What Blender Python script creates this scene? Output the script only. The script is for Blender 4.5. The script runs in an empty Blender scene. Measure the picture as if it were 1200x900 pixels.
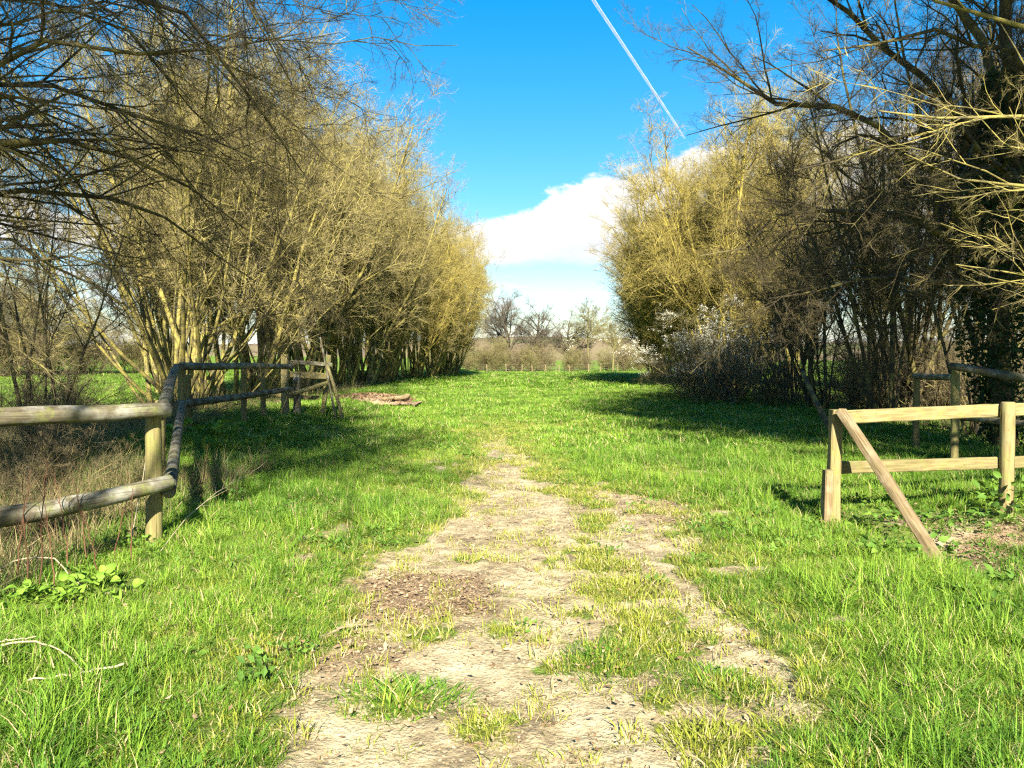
import bpy, math, random
import numpy as np
from mathutils import Vector, Matrix

random.seed(7)
RNG = np.random.default_rng(11)
R = math.radians
scene = bpy.context.scene
COL = scene.collection

# ------------------------------------------------------------------ camera
CAM_H, F, PITCH = 1.55, 924.0, R(1.86)
cam_d = bpy.data.cameras.new('camera')
cam_d.sensor_width = 36.0
cam_d.lens = 36.0 * F / 1200.0
cam_d.clip_start = 0.05
cam_d.clip_end = 20000
cam = bpy.data.objects.new('camera', cam_d)
cam.location = (0, 0, CAM_H)
cam.rotation_euler = (R(90) - PITCH, 0, 0)
COL.objects.link(cam)
scene.camera = cam

# ------------------------------------------------------------------ sun, sky, exposure
SUN_EL, SUN_AZ = R(30), R(5)          # behind the camera, a little to the right
sun_dir = Vector((math.sin(SUN_AZ) * math.cos(SUN_EL), -math.cos(SUN_AZ) * math.cos(SUN_EL), math.sin(SUN_EL)))
sl = bpy.data.lights.new('sun', 'SUN')
sl.energy = 5.0
sl.angle = R(0.5)
sl.color = (1.0, 0.93, 0.80)
so = bpy.data.objects.new('sun', sl)
so.rotation_euler = (-sun_dir).to_track_quat('-Z', 'Y').to_euler()
COL.objects.link(so)
scene.view_settings.view_transform = 'Standard'
scene.view_settings.look = 'None'
scene.view_settings.gamma = 1
scene.view_settings.use_curve_mapping = False
scene.view_settings.exposure = 1.98
scene.cycles.use_denoising = False
scene.cycles.max_bounces = 5
scene.cycles.adaptive_threshold = 0.02
scene.cycles.transparent_max_bounces = 12
scene.cycles.filter_width = 1.3

world = bpy.data.worlds.new('World')
scene.world = world
world.use_nodes = True
NT = world.node_tree
for n in list(NT.nodes):
    NT.nodes.remove(n)


class NB:
    """small helper for writing node trees"""
    def __init__(s, nt):
        s.nt = nt

    def n(s, typ, **kw):
        nd = s.nt.nodes.new(typ)
        for k, v in kw.items():
            setattr(nd, k, v)
        return nd

    def put(s, sock, v):
        if v is None:
            return
        if hasattr(v, 'is_linked') or hasattr(v, 'links'):
            s.nt.links.new(v, sock)
        else:
            if isinstance(v, (tuple, list)) and len(v) == 3 and sock.type == 'RGBA':
                v = (*v, 1)
            sock.default_value = v

    def math(s, op, a, b=None, clamp=False):
        nd = s.n('ShaderNodeMath', operation=op, use_clamp=clamp)
        s.put(nd.inputs[0], a)
        if b is not None:
            s.put(nd.inputs[1], b)
        return nd.outputs[0]

    def mix(s, f, a, b, bt='MIX'):
        nd = s.n('ShaderNodeMix', data_type='RGBA', blend_type=bt)
        s.put(nd.inputs[0], f)
        s.put(nd.inputs[6], a)
        s.put(nd.inputs[7], b)
        return nd.outputs[2]

    def noise(s, vec, scale, detail=4, rough=.55, dist=0):
        nd = s.n('ShaderNodeTexNoise')
        if vec is not None:
            s.put(nd.inputs['Vector'], vec)
        nd.inputs['Scale'].default_value = scale
        nd.inputs['Detail'].default_value = detail
        nd.inputs['Roughness'].default_value = rough
        nd.inputs['Distortion'].default_value = dist
        return nd.outputs['Fac']

    def ramp(s, f, stops, interp='LINEAR'):
        nd = s.n('ShaderNodeValToRGB')
        nd.color_ramp.interpolation = interp
        el = nd.color_ramp.elements
        while len(el) < len(stops):
            el.new(0.5)
        for e, (p, c) in zip(el, stops):
            e.position = p
            e.color = (c, c, c, 1) if isinstance(c, (int, float)) else (*c, 1)
        s.put(nd.inputs[0], f)
        return nd.outputs[0]

    def rng(s, v, a, b, c=0., d=1., smooth=True):
        nd = s.n('ShaderNodeMapRange', interpolation_type='SMOOTHSTEP' if smooth else 'LINEAR')
        s.put(nd.inputs[0], v)
        for i, q in enumerate((a, b, c, d)):
            s.put(nd.inputs[1 + i], q)
        return nd.outputs[0]

    def mapping(s, vec, scale=(1, 1, 1), loc=(0, 0, 0)):
        nd = s.n('ShaderNodeMapping')
        s.put(nd.inputs[0], vec)
        nd.inputs['Scale'].default_value = scale
        nd.inputs['Location'].default_value = loc
        return nd.outputs[0]


w = NB(NT)
sky = w.n('ShaderNodeTexSky', sky_type='NISHITA')
sky.sun_disc = False
sky.sun_elevation = SUN_EL
sky.sun_rotation = R(180) - SUN_AZ
sky.air_density = 1.0
sky.dust_density = 0.3
sky.ozone_density = 2.0
gm = w.n('ShaderNodeGamma')
gm.inputs['Gamma'].default_value = 0.66
NT.links.new(sky.outputs[0], gm.inputs['Color'])
hs = w.n('ShaderNodeHueSaturation')
hs.inputs['Saturation'].default_value = 1.95
hs.inputs['Value'].default_value = 1.5
hs.inputs['Hue'].default_value = 0.50
NT.links.new(gm.outputs[0], hs.inputs['Color'])
tc = w.n('ShaderNodeTexCoord')
vec = tc.outputs['Generated']
sep = w.n('ShaderNodeSeparateXYZ')
NT.links.new(vec, sep.inputs[0])
el = sep.outputs['Z']
# cumulus bank low over the horizon all round, thin wisps beneath it
warp = w.noise(w.mapping(vec, (1, 1, 1.2), (3.1, 0, 0)), 4.2, 2, .5)
fine = w.noise(w.mapping(vec, (1, 1, 2.2)), 16, 6, .62)
top = w.math('ADD', 0.197, w.math('ADD', w.math('MULTIPLY', w.math('SUBTRACT', warp, .5), .11),
                                  w.math('MULTIPLY', w.math('SUBTRACT', fine, .5), .075)))
top = w.math('ADD', top, w.math('MINIMUM', w.math('MAXIMUM', w.math('MULTIPLY', sep.outputs['X'], .22), -.02), .05))
d_top = w.math('SUBTRACT', top, el)
m_top = w.rng(d_top, 0.0, 0.012)
bot = w.math('ADD', 0.118, w.math('MULTIPLY', w.math('SUBTRACT', fine, .5), .03))
m_bot = w.rng(w.math('SUBTRACT', el, bot), -0.006, 0.012)
bank = w.math('MULTIPLY', m_top, m_bot)
wn = w.noise(w.mapping(vec, (1, 1, 6.5), (1.7, 0, 0.2)), 7.0, 6, .6, .3)
wisp = w.math('MULTIPLY', w.rng(wn, 0.49, 0.66), w.rng(el, 0.16, 0.11))
wisp = w.math('MULTIPLY', wisp, 0.85)
hz = w.math('MULTIPLY', w.rng(el, 0.055, 0.01), 0.7)
cov = w.math('MAXIMUM', w.math('MAXIMUM', bank, wisp), hz)
shade = w.noise(w.mapping(vec, (1, 1, 2.6), (.3, .2, 0)), 9, 5, .55)
ccol = w.ramp(shade, [(.3, (3.6, 3.8, 4.15)), (.56, (4.6, 4.65, 4.75))])
col = w.mix(cov, hs.outputs[0], ccol)
bg = w.n('ShaderNodeBackground')
bg.inputs['Strength'].default_value = 0.066
NT.links.new(col, bg.inputs['Color'])
wo = w.n('ShaderNodeOutputWorld')
NT.links.new(bg.outputs[0], wo.inputs[0])


# ------------------------------------------------------------------ helpers
def at(px, py, d):
    """world point seen at photograph pixel (px,py) at depth y = d"""
    u, v = (px - 600) / F, (450 - py) / F
    c, s = math.cos(PITCH), math.sin(PITCH)
    dx, dy, dz = u, c + v * s, -s + v * c
    k = d / dy
    return np.array([dx * k, d, CAM_H + dz * k])


def hash2(ix, iy, seed):
    n = (ix.astype(np.int64) * 374761393 + iy.astype(np.int64) * 668265263 + seed * 974711) & 0x7fffffff
    n = ((n ^ (n >> 13)) * 1274126177) & 0x7fffffff
    return ((n ^ (n >> 16)) & 0xffff) / 65535.0


def vnoise(x, y, seed=0):
    ix, iy = np.floor(x), np.floor(y)
    fx, fy = x - ix, y - iy
    fx, fy = fx * fx * (3 - 2 * fx), fy * fy * (3 - 2 * fy)
    a, b = hash2(ix, iy, seed), hash2(ix + 1, iy, seed)
    c, d = hash2(ix, iy + 1, seed), hash2(ix + 1, iy + 1, seed)
    return (a * (1 - fx) + b * fx) * (1 - fy) + (c * (1 - fx) + d * fx) * fy


def fbm(x, y, seed=0, o=4):
    t, a, s = 0., .5, 0.
    for i in range(o):
        t = t + a * vnoise(x * 2 ** i, y * 2 ** i, seed + i * 17)
        s += a
        a *= .55
    return t / s


def sst(a, b, x):
    t = np.clip((x - a) / (b - a), 0, 1)
    return t * t * (3 - 2 * t)


def new_obj(name, me, parent=None, mat=None):
    o = bpy.data.objects.new(name, me)
    COL.objects.link(o)
    if parent is not None:
        o.parent = parent
    if mat is not None and not me.materials:
        me.materials.append(mat)
    return o


def tag(o, label=None, cat=None, group=None, kind=None):
    if label:
        o['label'] = label
    if cat:
        o['category'] = cat
    if group:
        o['group'] = group
    if kind:
        o['kind'] = kind
    return o


def empty(name, loc=(0, 0, 0), rz=0., sc=1.):
    o = bpy.data.objects.new(name, None)
    o.empty_display_size = .2
    o.location = loc
    o.rotation_euler = (0, 0, rz)
    o.scale = (sc, sc, sc) if isinstance(sc, (int, float)) else sc
    COL.objects.link(o)
    return o


def copy_tree(o, parent=None):
    c = o.copy()
    COL.objects.link(c)
    c.parent = parent
    for ch in list(o.children):
        copy_tree(ch, c)
    return c


def mesh_np(name, V, faces_by_n, smooth=True, attrs=None):
    """faces_by_n: list of (M,n) int arrays"""
    me = bpy.data.meshes.new(name)
    V = np.asarray(V, dtype=np.float32)
    me.vertices.add(len(V))
    me.vertices.foreach_set('co', V.ravel())
    loops, starts, tot = [], [], 0
    for f in faces_by_n:
        f = np.asarray(f, dtype=np.int32)
        if len(f) == 0:
            continue
        k = f.shape[1]
        loops.append(f.ravel())
        starts.append(tot + np.arange(len(f)) * k)
        tot += f.size
    loops = np.concatenate(loops)
    starts = np.concatenate(starts)
    me.loops.add(len(loops))
    me.loops.foreach_set('vertex_index', loops)
    me.polygons.add(len(starts))
    me.polygons.foreach_set('loop_start', starts.astype(np.int32))
    if attrs:
        for k, v in attrs.items():
            a = me.attributes.new(k, 'FLOAT', 'POINT')
            a.data.foreach_set('value', np.asarray(v, dtype=np.float32).ravel())
    me.update(calc_edges=True)
    me.polygons.foreach_set('use_smooth', np.full(len(starts), smooth))
    return me


def norm(v):
    return v / np.maximum(np.linalg.norm(v, axis=-1, keepdims=True), 1e-9)


def tubes(P, Rd, sides, lev=None, cap=False):
    """P (N,K,3), Rd (N,K) -> verts, quads, attr"""
    N, K, _ = P.shape
    T = np.empty_like(P)
    T[:, 1:-1] = P[:, 2:] - P[:, :-2]
    T[:, 0] = P[:, 1] - P[:, 0]
    T[:, -1] = P[:, -1] - P[:, -2]
    T = norm(T)
    ref = np.where(np.abs(T[:, :1, 2:3]) > .9, np.array([[[1., 0, 0]]]), np.array([[[0, 0, 1.]]]))
    U = norm(np.cross(T, np.broadcast_to(ref, T.shape)))
    W = np.cross(T, U)
    a = np.arange(sides) * 2 * math.pi / sides
    V = P[:, :, None, :] + Rd[:, :, None, None] * (np.cos(a)[None, None, :, None] * U[:, :, None, :] + np.sin(a)[None, None, :, None] * W[:, :, None, :])
    base = (np.arange(N) * K * sides)[:, None, None]
    k = np.arange(K - 1)[None, :, None] * sides
    s = np.arange(sides)[None, None, :]
    s2 = (s + 1) % sides
    q = np.stack([base + k + s, base + k + s2, base + k + sides + s2, base + k + sides + s], -1).reshape(-1, 4)
    V = V.reshape(-1, 3)
    return V, q


def grow(P, Rd, L, n, ang, ratio, K, rng, wob=.12, trop=(0, 0, .05), rr=.62, tmin=.25, tmax=.98, rmin=.003, fall=.45, taper=.3, skew=1.):
    """sprout n side branches per parent"""
    N, K0, _ = P.shape
    idx = np.repeat(np.arange(N), n)
    M = len(idx)
    t = tmax - (tmax - tmin) * rng.random(M) ** skew
    f = t * (K0 - 1)
    i0 = np.minimum(f.astype(int), K0 - 2)
    w_ = (f - i0)[:, None]
    pos = P[idx, i0] * (1 - w_) + P[idx, i0 + 1] * w_
    tan = norm(P[idx, i0 + 1] - P[idx, i0])
    rad = Rd[idx, i0] * (1 - w_[:, 0]) + Rd[idx, i0 + 1] * w_[:, 0]
    rv = rng.normal(size=(M, 3))
    perp = norm(rv - (rv * tan).sum(1, keepdims=True) * tan)
    a = rng.uniform(ang[0], ang[1], M)[:, None]
    d = norm(np.cos(a) * tan + np.sin(a) * perp)
    ln = L[idx] * ratio * (1 - fall * t) * rng.uniform(.55, 1.25, M)
    C = np.empty((M, K, 3))
    C[:, 0] = pos
    st = (ln / (K - 1))[:, None]
    tr = np.array(trop)[None]
    for k in range(1, K):
        C[:, k] = C[:, k - 1] + d * st
        d = norm(d + rng.normal(size=(M, 3)) * wob + tr)
    r0 = np.maximum(np.minimum(rad * rr, ln * .02 + .002), rmin)
    prof = np.linspace(1, taper, K)[None]
    return C, r0[:, None] * prof, ln


def join_tubes(parts):
    """parts: list of (P,R,sides,lev) -> V, quads, lev attr, rnd attr"""
    Vs, Qs, Ls, Ts, o = [], [], [], [], 0
    for P, Rd, s, lev in parts:
        V, q = tubes(P, Rd, s)
        Vs.append(V)
        Qs.append(q + o)
        Ls.append(np.full(len(V), lev))
        Ts.append(np.repeat(RNG.random(len(P)), P.shape[1] * s))
        o += len(V)
    return np.concatenate(Vs), np.concatenate(Qs), np.concatenate(Ls), np.concatenate(Ts)


# ------------------------------------------------------------------ materials
def mat(name, rough=.9, spec=.2):
    m = bpy.data.materials.new(name)
    m.use_nodes = True
    nt = m.node_tree
    b = nt.nodes['Principled BSDF']
    b.inputs['Roughness'].default_value = rough
    b.inputs['Specular IOR Level'].default_value = spec
    return m, NB(nt), b


def attr(nb, name):
    return nb.n('ShaderNodeAttribute', attribute_name=name).outputs['Fac']


def bark_mat(name, dark, mid, lichen, tip, lich=.5):
    m, nb, b = mat(name, .9, .15)
    t = nb.n('ShaderNodeTexCoord').outputs['Object']
    oi = nb.n('ShaderNodeObjectInfo').outputs['Random']
    n1 = nb.noise(t, 3.5, 5, .65)
    n2 = nb.noise(t, 22, 4, .6)
    c = nb.mix(nb.rng(n2, .35, .65), dark, mid)
    c = nb.mix(nb.rng(n1, lich - .1, lich + .12), c, lichen)
    lev = attr(nb, 'lev')
    rnd = attr(nb, 'rnd')
    c = nb.mix(nb.math('MULTIPLY', nb.rng(lev, 1.4, 3.2), nb.rng(rnd, .25, .8)), c, tip)
    v = nb.math('ADD', .78, nb.math('MULTIPLY', oi, .44))
    h = nb.n('ShaderNodeHueSaturation')
    nb.put(h.inputs['Color'], c)
    nb.put(h.inputs['Value'], v)
    nb.nt.links.new(h.outputs[0], b.inputs['Base Color'])
    bp = nb.n('ShaderNodeBump')
    bp.inputs['Strength'].default_value = .6
    bp.inputs['Distance'].default_value = .01
    nb.put(bp.inputs['Height'], n2)
    nb.nt.links.new(bp.outputs[0], b.inputs['Normal'])
    return m


M_HAZEL = bark_mat('hazel_bark', (.055, .047, .024), (.145, .122, .058), (.26, .222, .058), (.25, .205, .095), .48)
M_GOLD = bark_mat('willow_bark', (.07, .056, .024), (.18, .145, .05), (.31, .255, .048), (.30, .24, .078), .48)
M_DARK = bark_mat('shaded_hawthorn_bark', (.04, .033, .02), (.09, .074, .042), (.19, .165, .055), (.12, .095, .058), .53)  # colours lowered to carry the shade on the near left tree
M_RIGHT = bark_mat('shaded_maple_bark', (.035, .028, .017), (.08, .065, .036), (.17, .145, .042), (.105, .08, .048), .54)  # shade over the near right trees is darkened into this bark
M_FAR = bark_mat('oak_bark', (.05, .042, .03), (.10, .085, .06), (.14, .125, .065), (.125, .10, .068), .6)
M_SHRUB = bark_mat('shrub_bark', (.06, .048, .03), (.13, .105, .058), (.21, .175, .06), (.20, .155, .09), .53)
M_HEDGE = bark_mat('hedgerow_bark', (.06, .05, .028), (.13, .11, .055), (.19, .17, .048), (.17, .145, .06), .5)


def wood_mat(name, a, b_, c, green, sc=1.):
    m, nb, b = mat(name, .85, .2)
    t = nb.n('ShaderNodeTexCoord').outputs['Object']
    oi = nb.n('ShaderNodeObjectInfo').outputs['Random']
    # object space: grain runs along local Y (length axis of the piece)
    g = nb.noise(nb.mapping(t, (28, 1.6, 28)), 1.6 * sc, 5, .6, .6)
    n = nb.noise(t, 4.5, 5, .6)
    fine = nb.noise(nb.mapping(t, (1, .35, 1)), 60, 3, .6)
    col_ = nb.mix(nb.rng(g, .35, .68), a, b_)
    col_ = nb.mix(nb.math('MULTIPLY', nb.rng(n, .45, .7), .8), col_, c)
    col_ = nb.mix(nb.math('MULTIPLY', nb.rng(nb.noise(t, 7, 6, .7), .5, .66), green), col_, (.17, .19, .045))
    col_ = nb.mix(nb.math('MULTIPLY', nb.rng(fine, .55, .75), .5), col_, (.08, .065, .04))
    ck = nb.noise(nb.mapping(t, (60, .9, 60)), 1.0, 3, .5, .4)
    col_ = nb.mix(nb.math('MULTIPLY', nb.rng(ck, .60, .66), .75), col_, (.035, .028, .018))
    h = nb.n('ShaderNodeHueSaturation')
    nb.put(h.inputs['Color'], col_)
    nb.put(h.inputs['Value'], nb.math('ADD', .85, nb.math('MULTIPLY', oi, .3)))
    nb.nt.links.new(h.outputs[0], b.inputs['Base Color'])
    bp = nb.n('ShaderNodeBump')
    bp.inputs['Strength'].default_value = .7
    bp.inputs['Distance'].default_value = .006
    nb.put(bp.inputs['Height'], nb.math('ADD', g, nb.math('MULTIPLY', n, .6)))
    nb.nt.links.new(bp.outputs[0], b.inputs['Normal'])
    return m


M_OLDWOOD = wood_mat('weathered_rail', (.06, .05, .03), (.14, .12, .072), (.32, .31, .245), .6)
M_NEWWOOD = wood_mat('treated_timber', (.14, .11, .044), (.245, .20, .085), (.20, .18, .085), .5)
M_BRACE = wood_mat('brown_timber', (.12, .085, .04), (.225, .17, .09), (.27, .215, .13), .15)
M_POST = wood_mat('green_post', (.14, .115, .045), (.23, .20, .075), (.18, .165, .06), .6)


def grass_mat(name, c0, c1, c2, dry, dryf, trans=.3):
    m, nb, b = mat(name, .68, .2)
    tint = attr(nb, 'tint')
    oi = nb.n('ShaderNodeObjectInfo').outputs['Random']
    geo = nb.n('ShaderNodeNewGeometry').outputs['Position']
    big = nb.noise(geo, .55, 4, .6)
    f = nb.math('ADD', nb.math('MULTIPLY', tint, .5), nb.math('ADD', nb.math('MULTIPLY', oi, .22), nb.math('MULTIPLY', nb.rng(big, .33, .67), .3)))
    c = nb.ramp(f, [(.1, c0), (.5, c1), (.9, c2)])
    c = nb.mix(nb.rng(tint, 1 - dryf - .01, 1 - dryf + .01), c, dry)
    nb.put(b.inputs['Base Color'], c)
    tr = nb.n('ShaderNodeBsdfTranslucent')
    nb.put(tr.inputs['Color'], c)
    mx = nb.n('ShaderNodeMixShader')
    mx.inputs[0].default_value = trans
    nb.nt.links.new(b.outputs[0], mx.inputs[1])
    nb.nt.links.new(tr.outputs[0], mx.inputs[2])
    out = nb.nt.nodes['Material Output']
    nb.nt.links.new(mx.outputs[0], out.inputs['Surface'])
    return m


M_GRASS = grass_mat('grass_blade', (.040, .108, .010), (.105, .212, .016), (.235, .335, .036), (.46, .38, .18), .06, .2)
M_SHORT = grass_mat('short_grass_blade', (.17, .20, .022), (.27, .30, .035), (.38, .38, .07), (.50, .41, .21), .16)
M_STRAW = grass_mat('dry_grass_blade', (.13, .10, .045), (.27, .21, .10), (.42, .345, .18), (.10, .17, .03), .22)
M_LEAF = grass_mat('broad_leaf', (.09, .19, .02), (.17, .29, .03), (.28, .40, .06), (.25, .25, .06), .03, .22)
M_IVY = grass_mat('ivy_leaf', (.012, .03, .008), (.022, .05, .012), (.045, .085, .02), (.10, .08, .03), .02, .1)
M_WEED = grass_mat('weed_leaf', (.04, .095, .012), (.085, .165, .02), (.15, .24, .03), (.2, .16, .06), .05, .15)


def flat_mat(name, c, c2=None, sc=8, rough=.9):
    m, nb, b = mat(name, rough, .15)
    t = nb.n('ShaderNodeTexCoord').outputs['Object']
    oi = nb.n('ShaderNodeObjectInfo').outputs['Random']
    f = nb.math('ADD', nb.math('MULTIPLY', nb.noise(t, sc, 5, .6), .7), nb.math('MULTIPLY', oi, .3))
    nb.put(b.inputs['Base Color'], nb.mix(nb.rng(f, .3, .7), c, c2 or c))
    return m


M_STALK = flat_mat('pale_stalk', (.34, .28, .17), (.44, .38, .26), 20)
M_REDSTALK = flat_mat('rusty_stalk', (.07, .035, .02), (.13, .068, .036), 20)
M_BLOSSOM = flat_mat('blossom', (.58, .55, .42), (.68, .65, .53), 5)
M_LITTER = flat_mat('dead_leaf', (.13, .082, .042), (.34, .25, .15), 3)
M_CRUMB = flat_mat('soil_crumb', (.22, .165, .095), (.37, .30, .185), 3)
M_CHIP = flat_mat('bark_chip', (.13, .08, .045), (.36, .27, .165), 3)
M_STICK = flat_mat('stick', (.14, .10, .06), (.27, .21, .13), 25)


# ------------------------------------------------------------------ terrain
def gz(x, y):
    x = np.asarray(x, float)
    y = np.asarray(y, float)
    z = .05 * (fbm(x * .25 + 3, y * .25, 5, 3) - .5) * sst(1.2, 4, np.abs(x) + y * .03)
    z = z + .24 * sst(-3.6, -5.6, x) * sst(8.5, 14, y)                       # bank on the left beyond the corner
    z = z - .22 * sst(-3.05, -4.3, x) * sst(8.5, 6.5, y)                     # ditch under the near left fence
    z = z - .17 * sst(2.95, 3.55, x) * sst(7.4, 6.7, y) * sst(4.7, 5.7, y)                        # ditch on the right
    z = z + .10 * sst(7, 10, x) * sst(10, 20, y)
    z = z + 1.9 * sst(-12, -70, x) * sst(10, 110, y)                         # left field climbs gently
    z = z + .018 * (fbm(x * 2.2, y * 2.2, 9, 3) - .5) * sst(40, 12, y)
    # worn wheel tracks, and two narrow tyre ruts
    b = band(x, y)
    z = z - .035 * b + b * (.022 * (fbm(x * 4.2, y * 3.6, 45, 4) - .5) + .016 * (vnoise(x * 11, y * 11, 46) - .5)) * sst(14, 9, y)
    xr = -.28 - .02 * (y - 5)
    for k in (0., .13):
        z = z - .014 * np.exp(-((x - xr - k) / .022) ** 2) * sst(4.2, 5.2, y) * sst(13, 10, y)
    return z


TUFTS = [(470, 818, .27, .16), (740, 686, .30, .13), (712, 772, .30, .11), (562, 852, .17, .09), (850, 800, .26, .12),
         (840, 868, .20, .10), (548, 652, .19, .07), (700, 604, .30, .07), (735, 560, .32, .07), (800, 655, .22, .07), (640, 780, .10, .05), (500, 740, .22, .07), (590, 735, .16, .06)]
TW = []
for (px, py, r_, h_) in TUFTS:
    d_ = CAM_H * F / (py - 420)
    TW.append(((px - 600) / F * d_, d_, r_, h_))


def band(x, y):
    """how much of a track this spot is, 0..1, before the patches"""
    n = fbm(x * 1.3 + 7, y * .9, 21, 4) - .5
    n = n + .5 * (fbm(x * 5.5 + 1, y * 4.5, 23, 3) - .5)
    e = -edge_dist(x, y) + n * .8
    return sst(-.12, .2, e) * sst(20, 12, y)


def edge_dist(x, y):
    xl = np.interp(y, [2, 3, 4.1, 5.2, 6.2, 7, 10, 13, 20], [-.7, -.86, -1.1, -1.2, -.95, -.62, -.52, -.42, -.45])
    xr_ = np.interp(y, [2, 3, 4, 5, 7, 8.5, 9.4, 10, 12, 14, 18], [.8, 1.0, 1.25, 1.32, 1.52, 1.75, 1.2, .6, .25, 0., -.2])
    return np.maximum(xl - x, x - xr_)


def bare(x, y):
    b = band(x, y)
    n = fbm(x * 2.1, y * 1.5, 33, 4)
    n2 = fbm(x * 6.5, y * 5, 41, 3)
    mid = np.exp(-((x - .72) / .42) ** 2) * .24 + np.exp(-((x - .15) / .4) ** 2) * .10 * sst(7, 11, y)
    cover = n * .62 + n2 * .38 + mid - .06 * sst(1.4, .9, np.abs(x + .35)) * sst(4.5, 6, y) * sst(12, 9, y) + .10 * sst(10, 20, y)
    v = b * sst(.74, .60, cover)
    for (tx, ty, tr, th) in TW:
        v = v * (1 - np.exp(-(((x - tx) / tr) ** 2 + ((y - ty) / tr) ** 2) * 1.6))
    # scattered worn spots in the verges
    v = np.maximum(v, sst(.70, .76, fbm(x * 1.9 + 40, y * 1.4, 77, 4)) * .9 * sst(3.0, 2.6, x) * sst(16, 9, y))
    return v


def litter(x, y):
    n = fbm(x * 3, y * 3, 51, 3) - .5
    a = 1 - np.sqrt(((x + .72) / .78) ** 2 + ((y - 5.2) / .72) ** 2) + n * .7
    b = 1 - np.sqrt(((x + 1.5) / .4) ** 2 + ((y - 5.9) / .3) ** 2) + n * .7
    c = 1 - np.sqrt(((x - 1.5) / .45) ** 2 + ((y - 8.2) / .9) ** 2) + n * .7
    d = 1 - np.sqrt(((x + .85) / .45) ** 2 + ((y - 4.1) / .35) ** 2) + n * .7
    f = sst(3.1, 3.6, x) * sst(8.0, 7.4, y) * sst(5.0, 5.7, y) * sst(.35, .6, fbm(x * 1.7, y * 1.7, 57, 3))
    return np.clip(f + np.maximum(np.maximum(sst(0, .3, a), sst(0, .3, b) * .8), np.maximum(sst(0, .4, c) * .6, sst(0, .4, d) * .6)), 0, 1)


def spaced(segs):
    out = [segs[0][0]]
    for a, b, st in segs:
        n = max(1, int(round((b - a) / st)))
        out += list(np.linspace(a, b, n + 1)[1:])
    return np.array(out)


xs_pos = spaced([(0, 2.2, .04), (2.2, 6, .12), (6, 14, .5), (14, 40, 2), (40, 120, 8), (120, 1500, 120)])
xs = np.concatenate([-xs_pos[::-1][:-1], xs_pos])
ys = spaced([(-80, -10, 7), (-10, 2, .6), (2, 8, .04), (8, 14, .09), (14, 30, .3), (30, 90, 1.5), (90, 200, 8), (200, 1600, 100)])
GX, GY = np.meshgrid(xs, ys)
GZ = gz(GX, GY)
V = np.stack([GX, GY, GZ], -1).reshape(-1, 3)
nx, ny = len(xs), len(ys)
ii, jj = np.meshgrid(np.arange(nx - 1), np.arange(ny - 1))
Q = np.stack([jj * nx + ii, jj * nx + ii + 1, (jj + 1) * nx + ii + 1, (jj + 1) * nx + ii], -1).reshape(-1, 4)
cx = V[Q].mean(1)
BARE = bare(V[:, 0], V[:, 1])
LIT = litter(V[:, 0], V[:, 1])
BARE = np.maximum(BARE, LIT * sst(2.9, 3.2, V[:, 0]))
LIT = LIT * np.maximum(BARE, .35)
is_track = (band(cx[:, 0], cx[:, 1]) > .5) & (cx[:, 1] > -10)
is_field = (cx[:, 0] < -13) & (cx[:, 1] > -80)


def ground_mat():
    m, nb, b = mat('ground', .95, .1)
    geo = nb.n('ShaderNodeNewGeometry').outputs['Position']
    br = attr(nb, 'bare')
    lt = attr(nb, 'litter')
    n1 = nb.noise(geo, 1.7, 6, .62)
    n2 = nb.noise(geo, 9, 6, .65)
    n3 = nb.noise(geo, 46, 4, .6)
    soil = nb.ramp(nb.math('ADD', nb.math('MULTIPLY', n1, .5), nb.math('MULTIPLY', n2, .5)), [(.36, (.13, .097, .06)), (.46, (.27, .215, .123)), (.54, (.385, .32, .19)), (.66, (.50, .43, .275))])
    soil = nb.mix(nb.math('MULTIPLY', nb.rng(n3, .58, .76), .5), soil, (.20, .145, .08))
    lit = nb.mix(nb.rng(n3, .38, .6), (.085, .052, .03), (.27, .185, .11))
    soil = nb.mix(nb.math('MULTIPLY', lt, .85), soil, lit)
    # thatch under the grass; far off this is the grass itself
    g1 = nb.noise(nb.mapping(geo, (1, .5, 1)), .9, 5, .6)
    g2 = nb.noise(nb.mapping(geo, (1, .6, 1)), 14, 5, .7)
    gr = nb.ramp(nb.math('ADD', nb.math('MULTIPLY', g1, .5), nb.math('MULTIPLY', g2, .5)), [(.33, (.06, .11, .012)), (.5, (.12, .20, .02)), (.66, (.22, .28, .04))])
    sp = nb.n('ShaderNodeSeparateXYZ')
    nb.put(sp.inputs[0], geo)
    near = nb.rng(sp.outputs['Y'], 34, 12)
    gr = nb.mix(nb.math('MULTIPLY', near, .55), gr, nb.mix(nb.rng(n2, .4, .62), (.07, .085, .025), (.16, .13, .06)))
    edge = nb.rng(nb.math('ADD', br, nb.math('MULTIPLY', nb.math('SUBTRACT', n2, .5), .5)), .3, .6)
    nb.put(b.inputs['Base Color'], nb.mix(edge, gr, soil))
    vo = nb.n('ShaderNodeTexVoronoi', feature='DISTANCE_TO_EDGE')
    nb.put(vo.inputs['Vector'], nb.mapping(geo, (1, 1, 1)))
    vo.inputs['Scale'].default_value = 17
    cr = nb.rng(vo.outputs['Distance'], 0, .05)
    hgt = nb.math('ADD', nb.math('MULTIPLY', n2, 1.3), nb.math('ADD', nb.math('MULTIPLY', n3, .6), nb.math('MULTIPLY', cr, nb.math('MULTIPLY', .06, nb.rng(n1, .45, .6)))))
    bp = nb.n('ShaderNodeBump')
    bp.inputs['Strength'].default_value = .9
    bp.inputs['Distance'].default_value = .03
    nb.put(bp.inputs['Height'], hgt)
    nb.nt.links.new(bp.outputs[0], b.inputs['Normal'])
    return m


M_GROUND = ground_mat()


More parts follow.
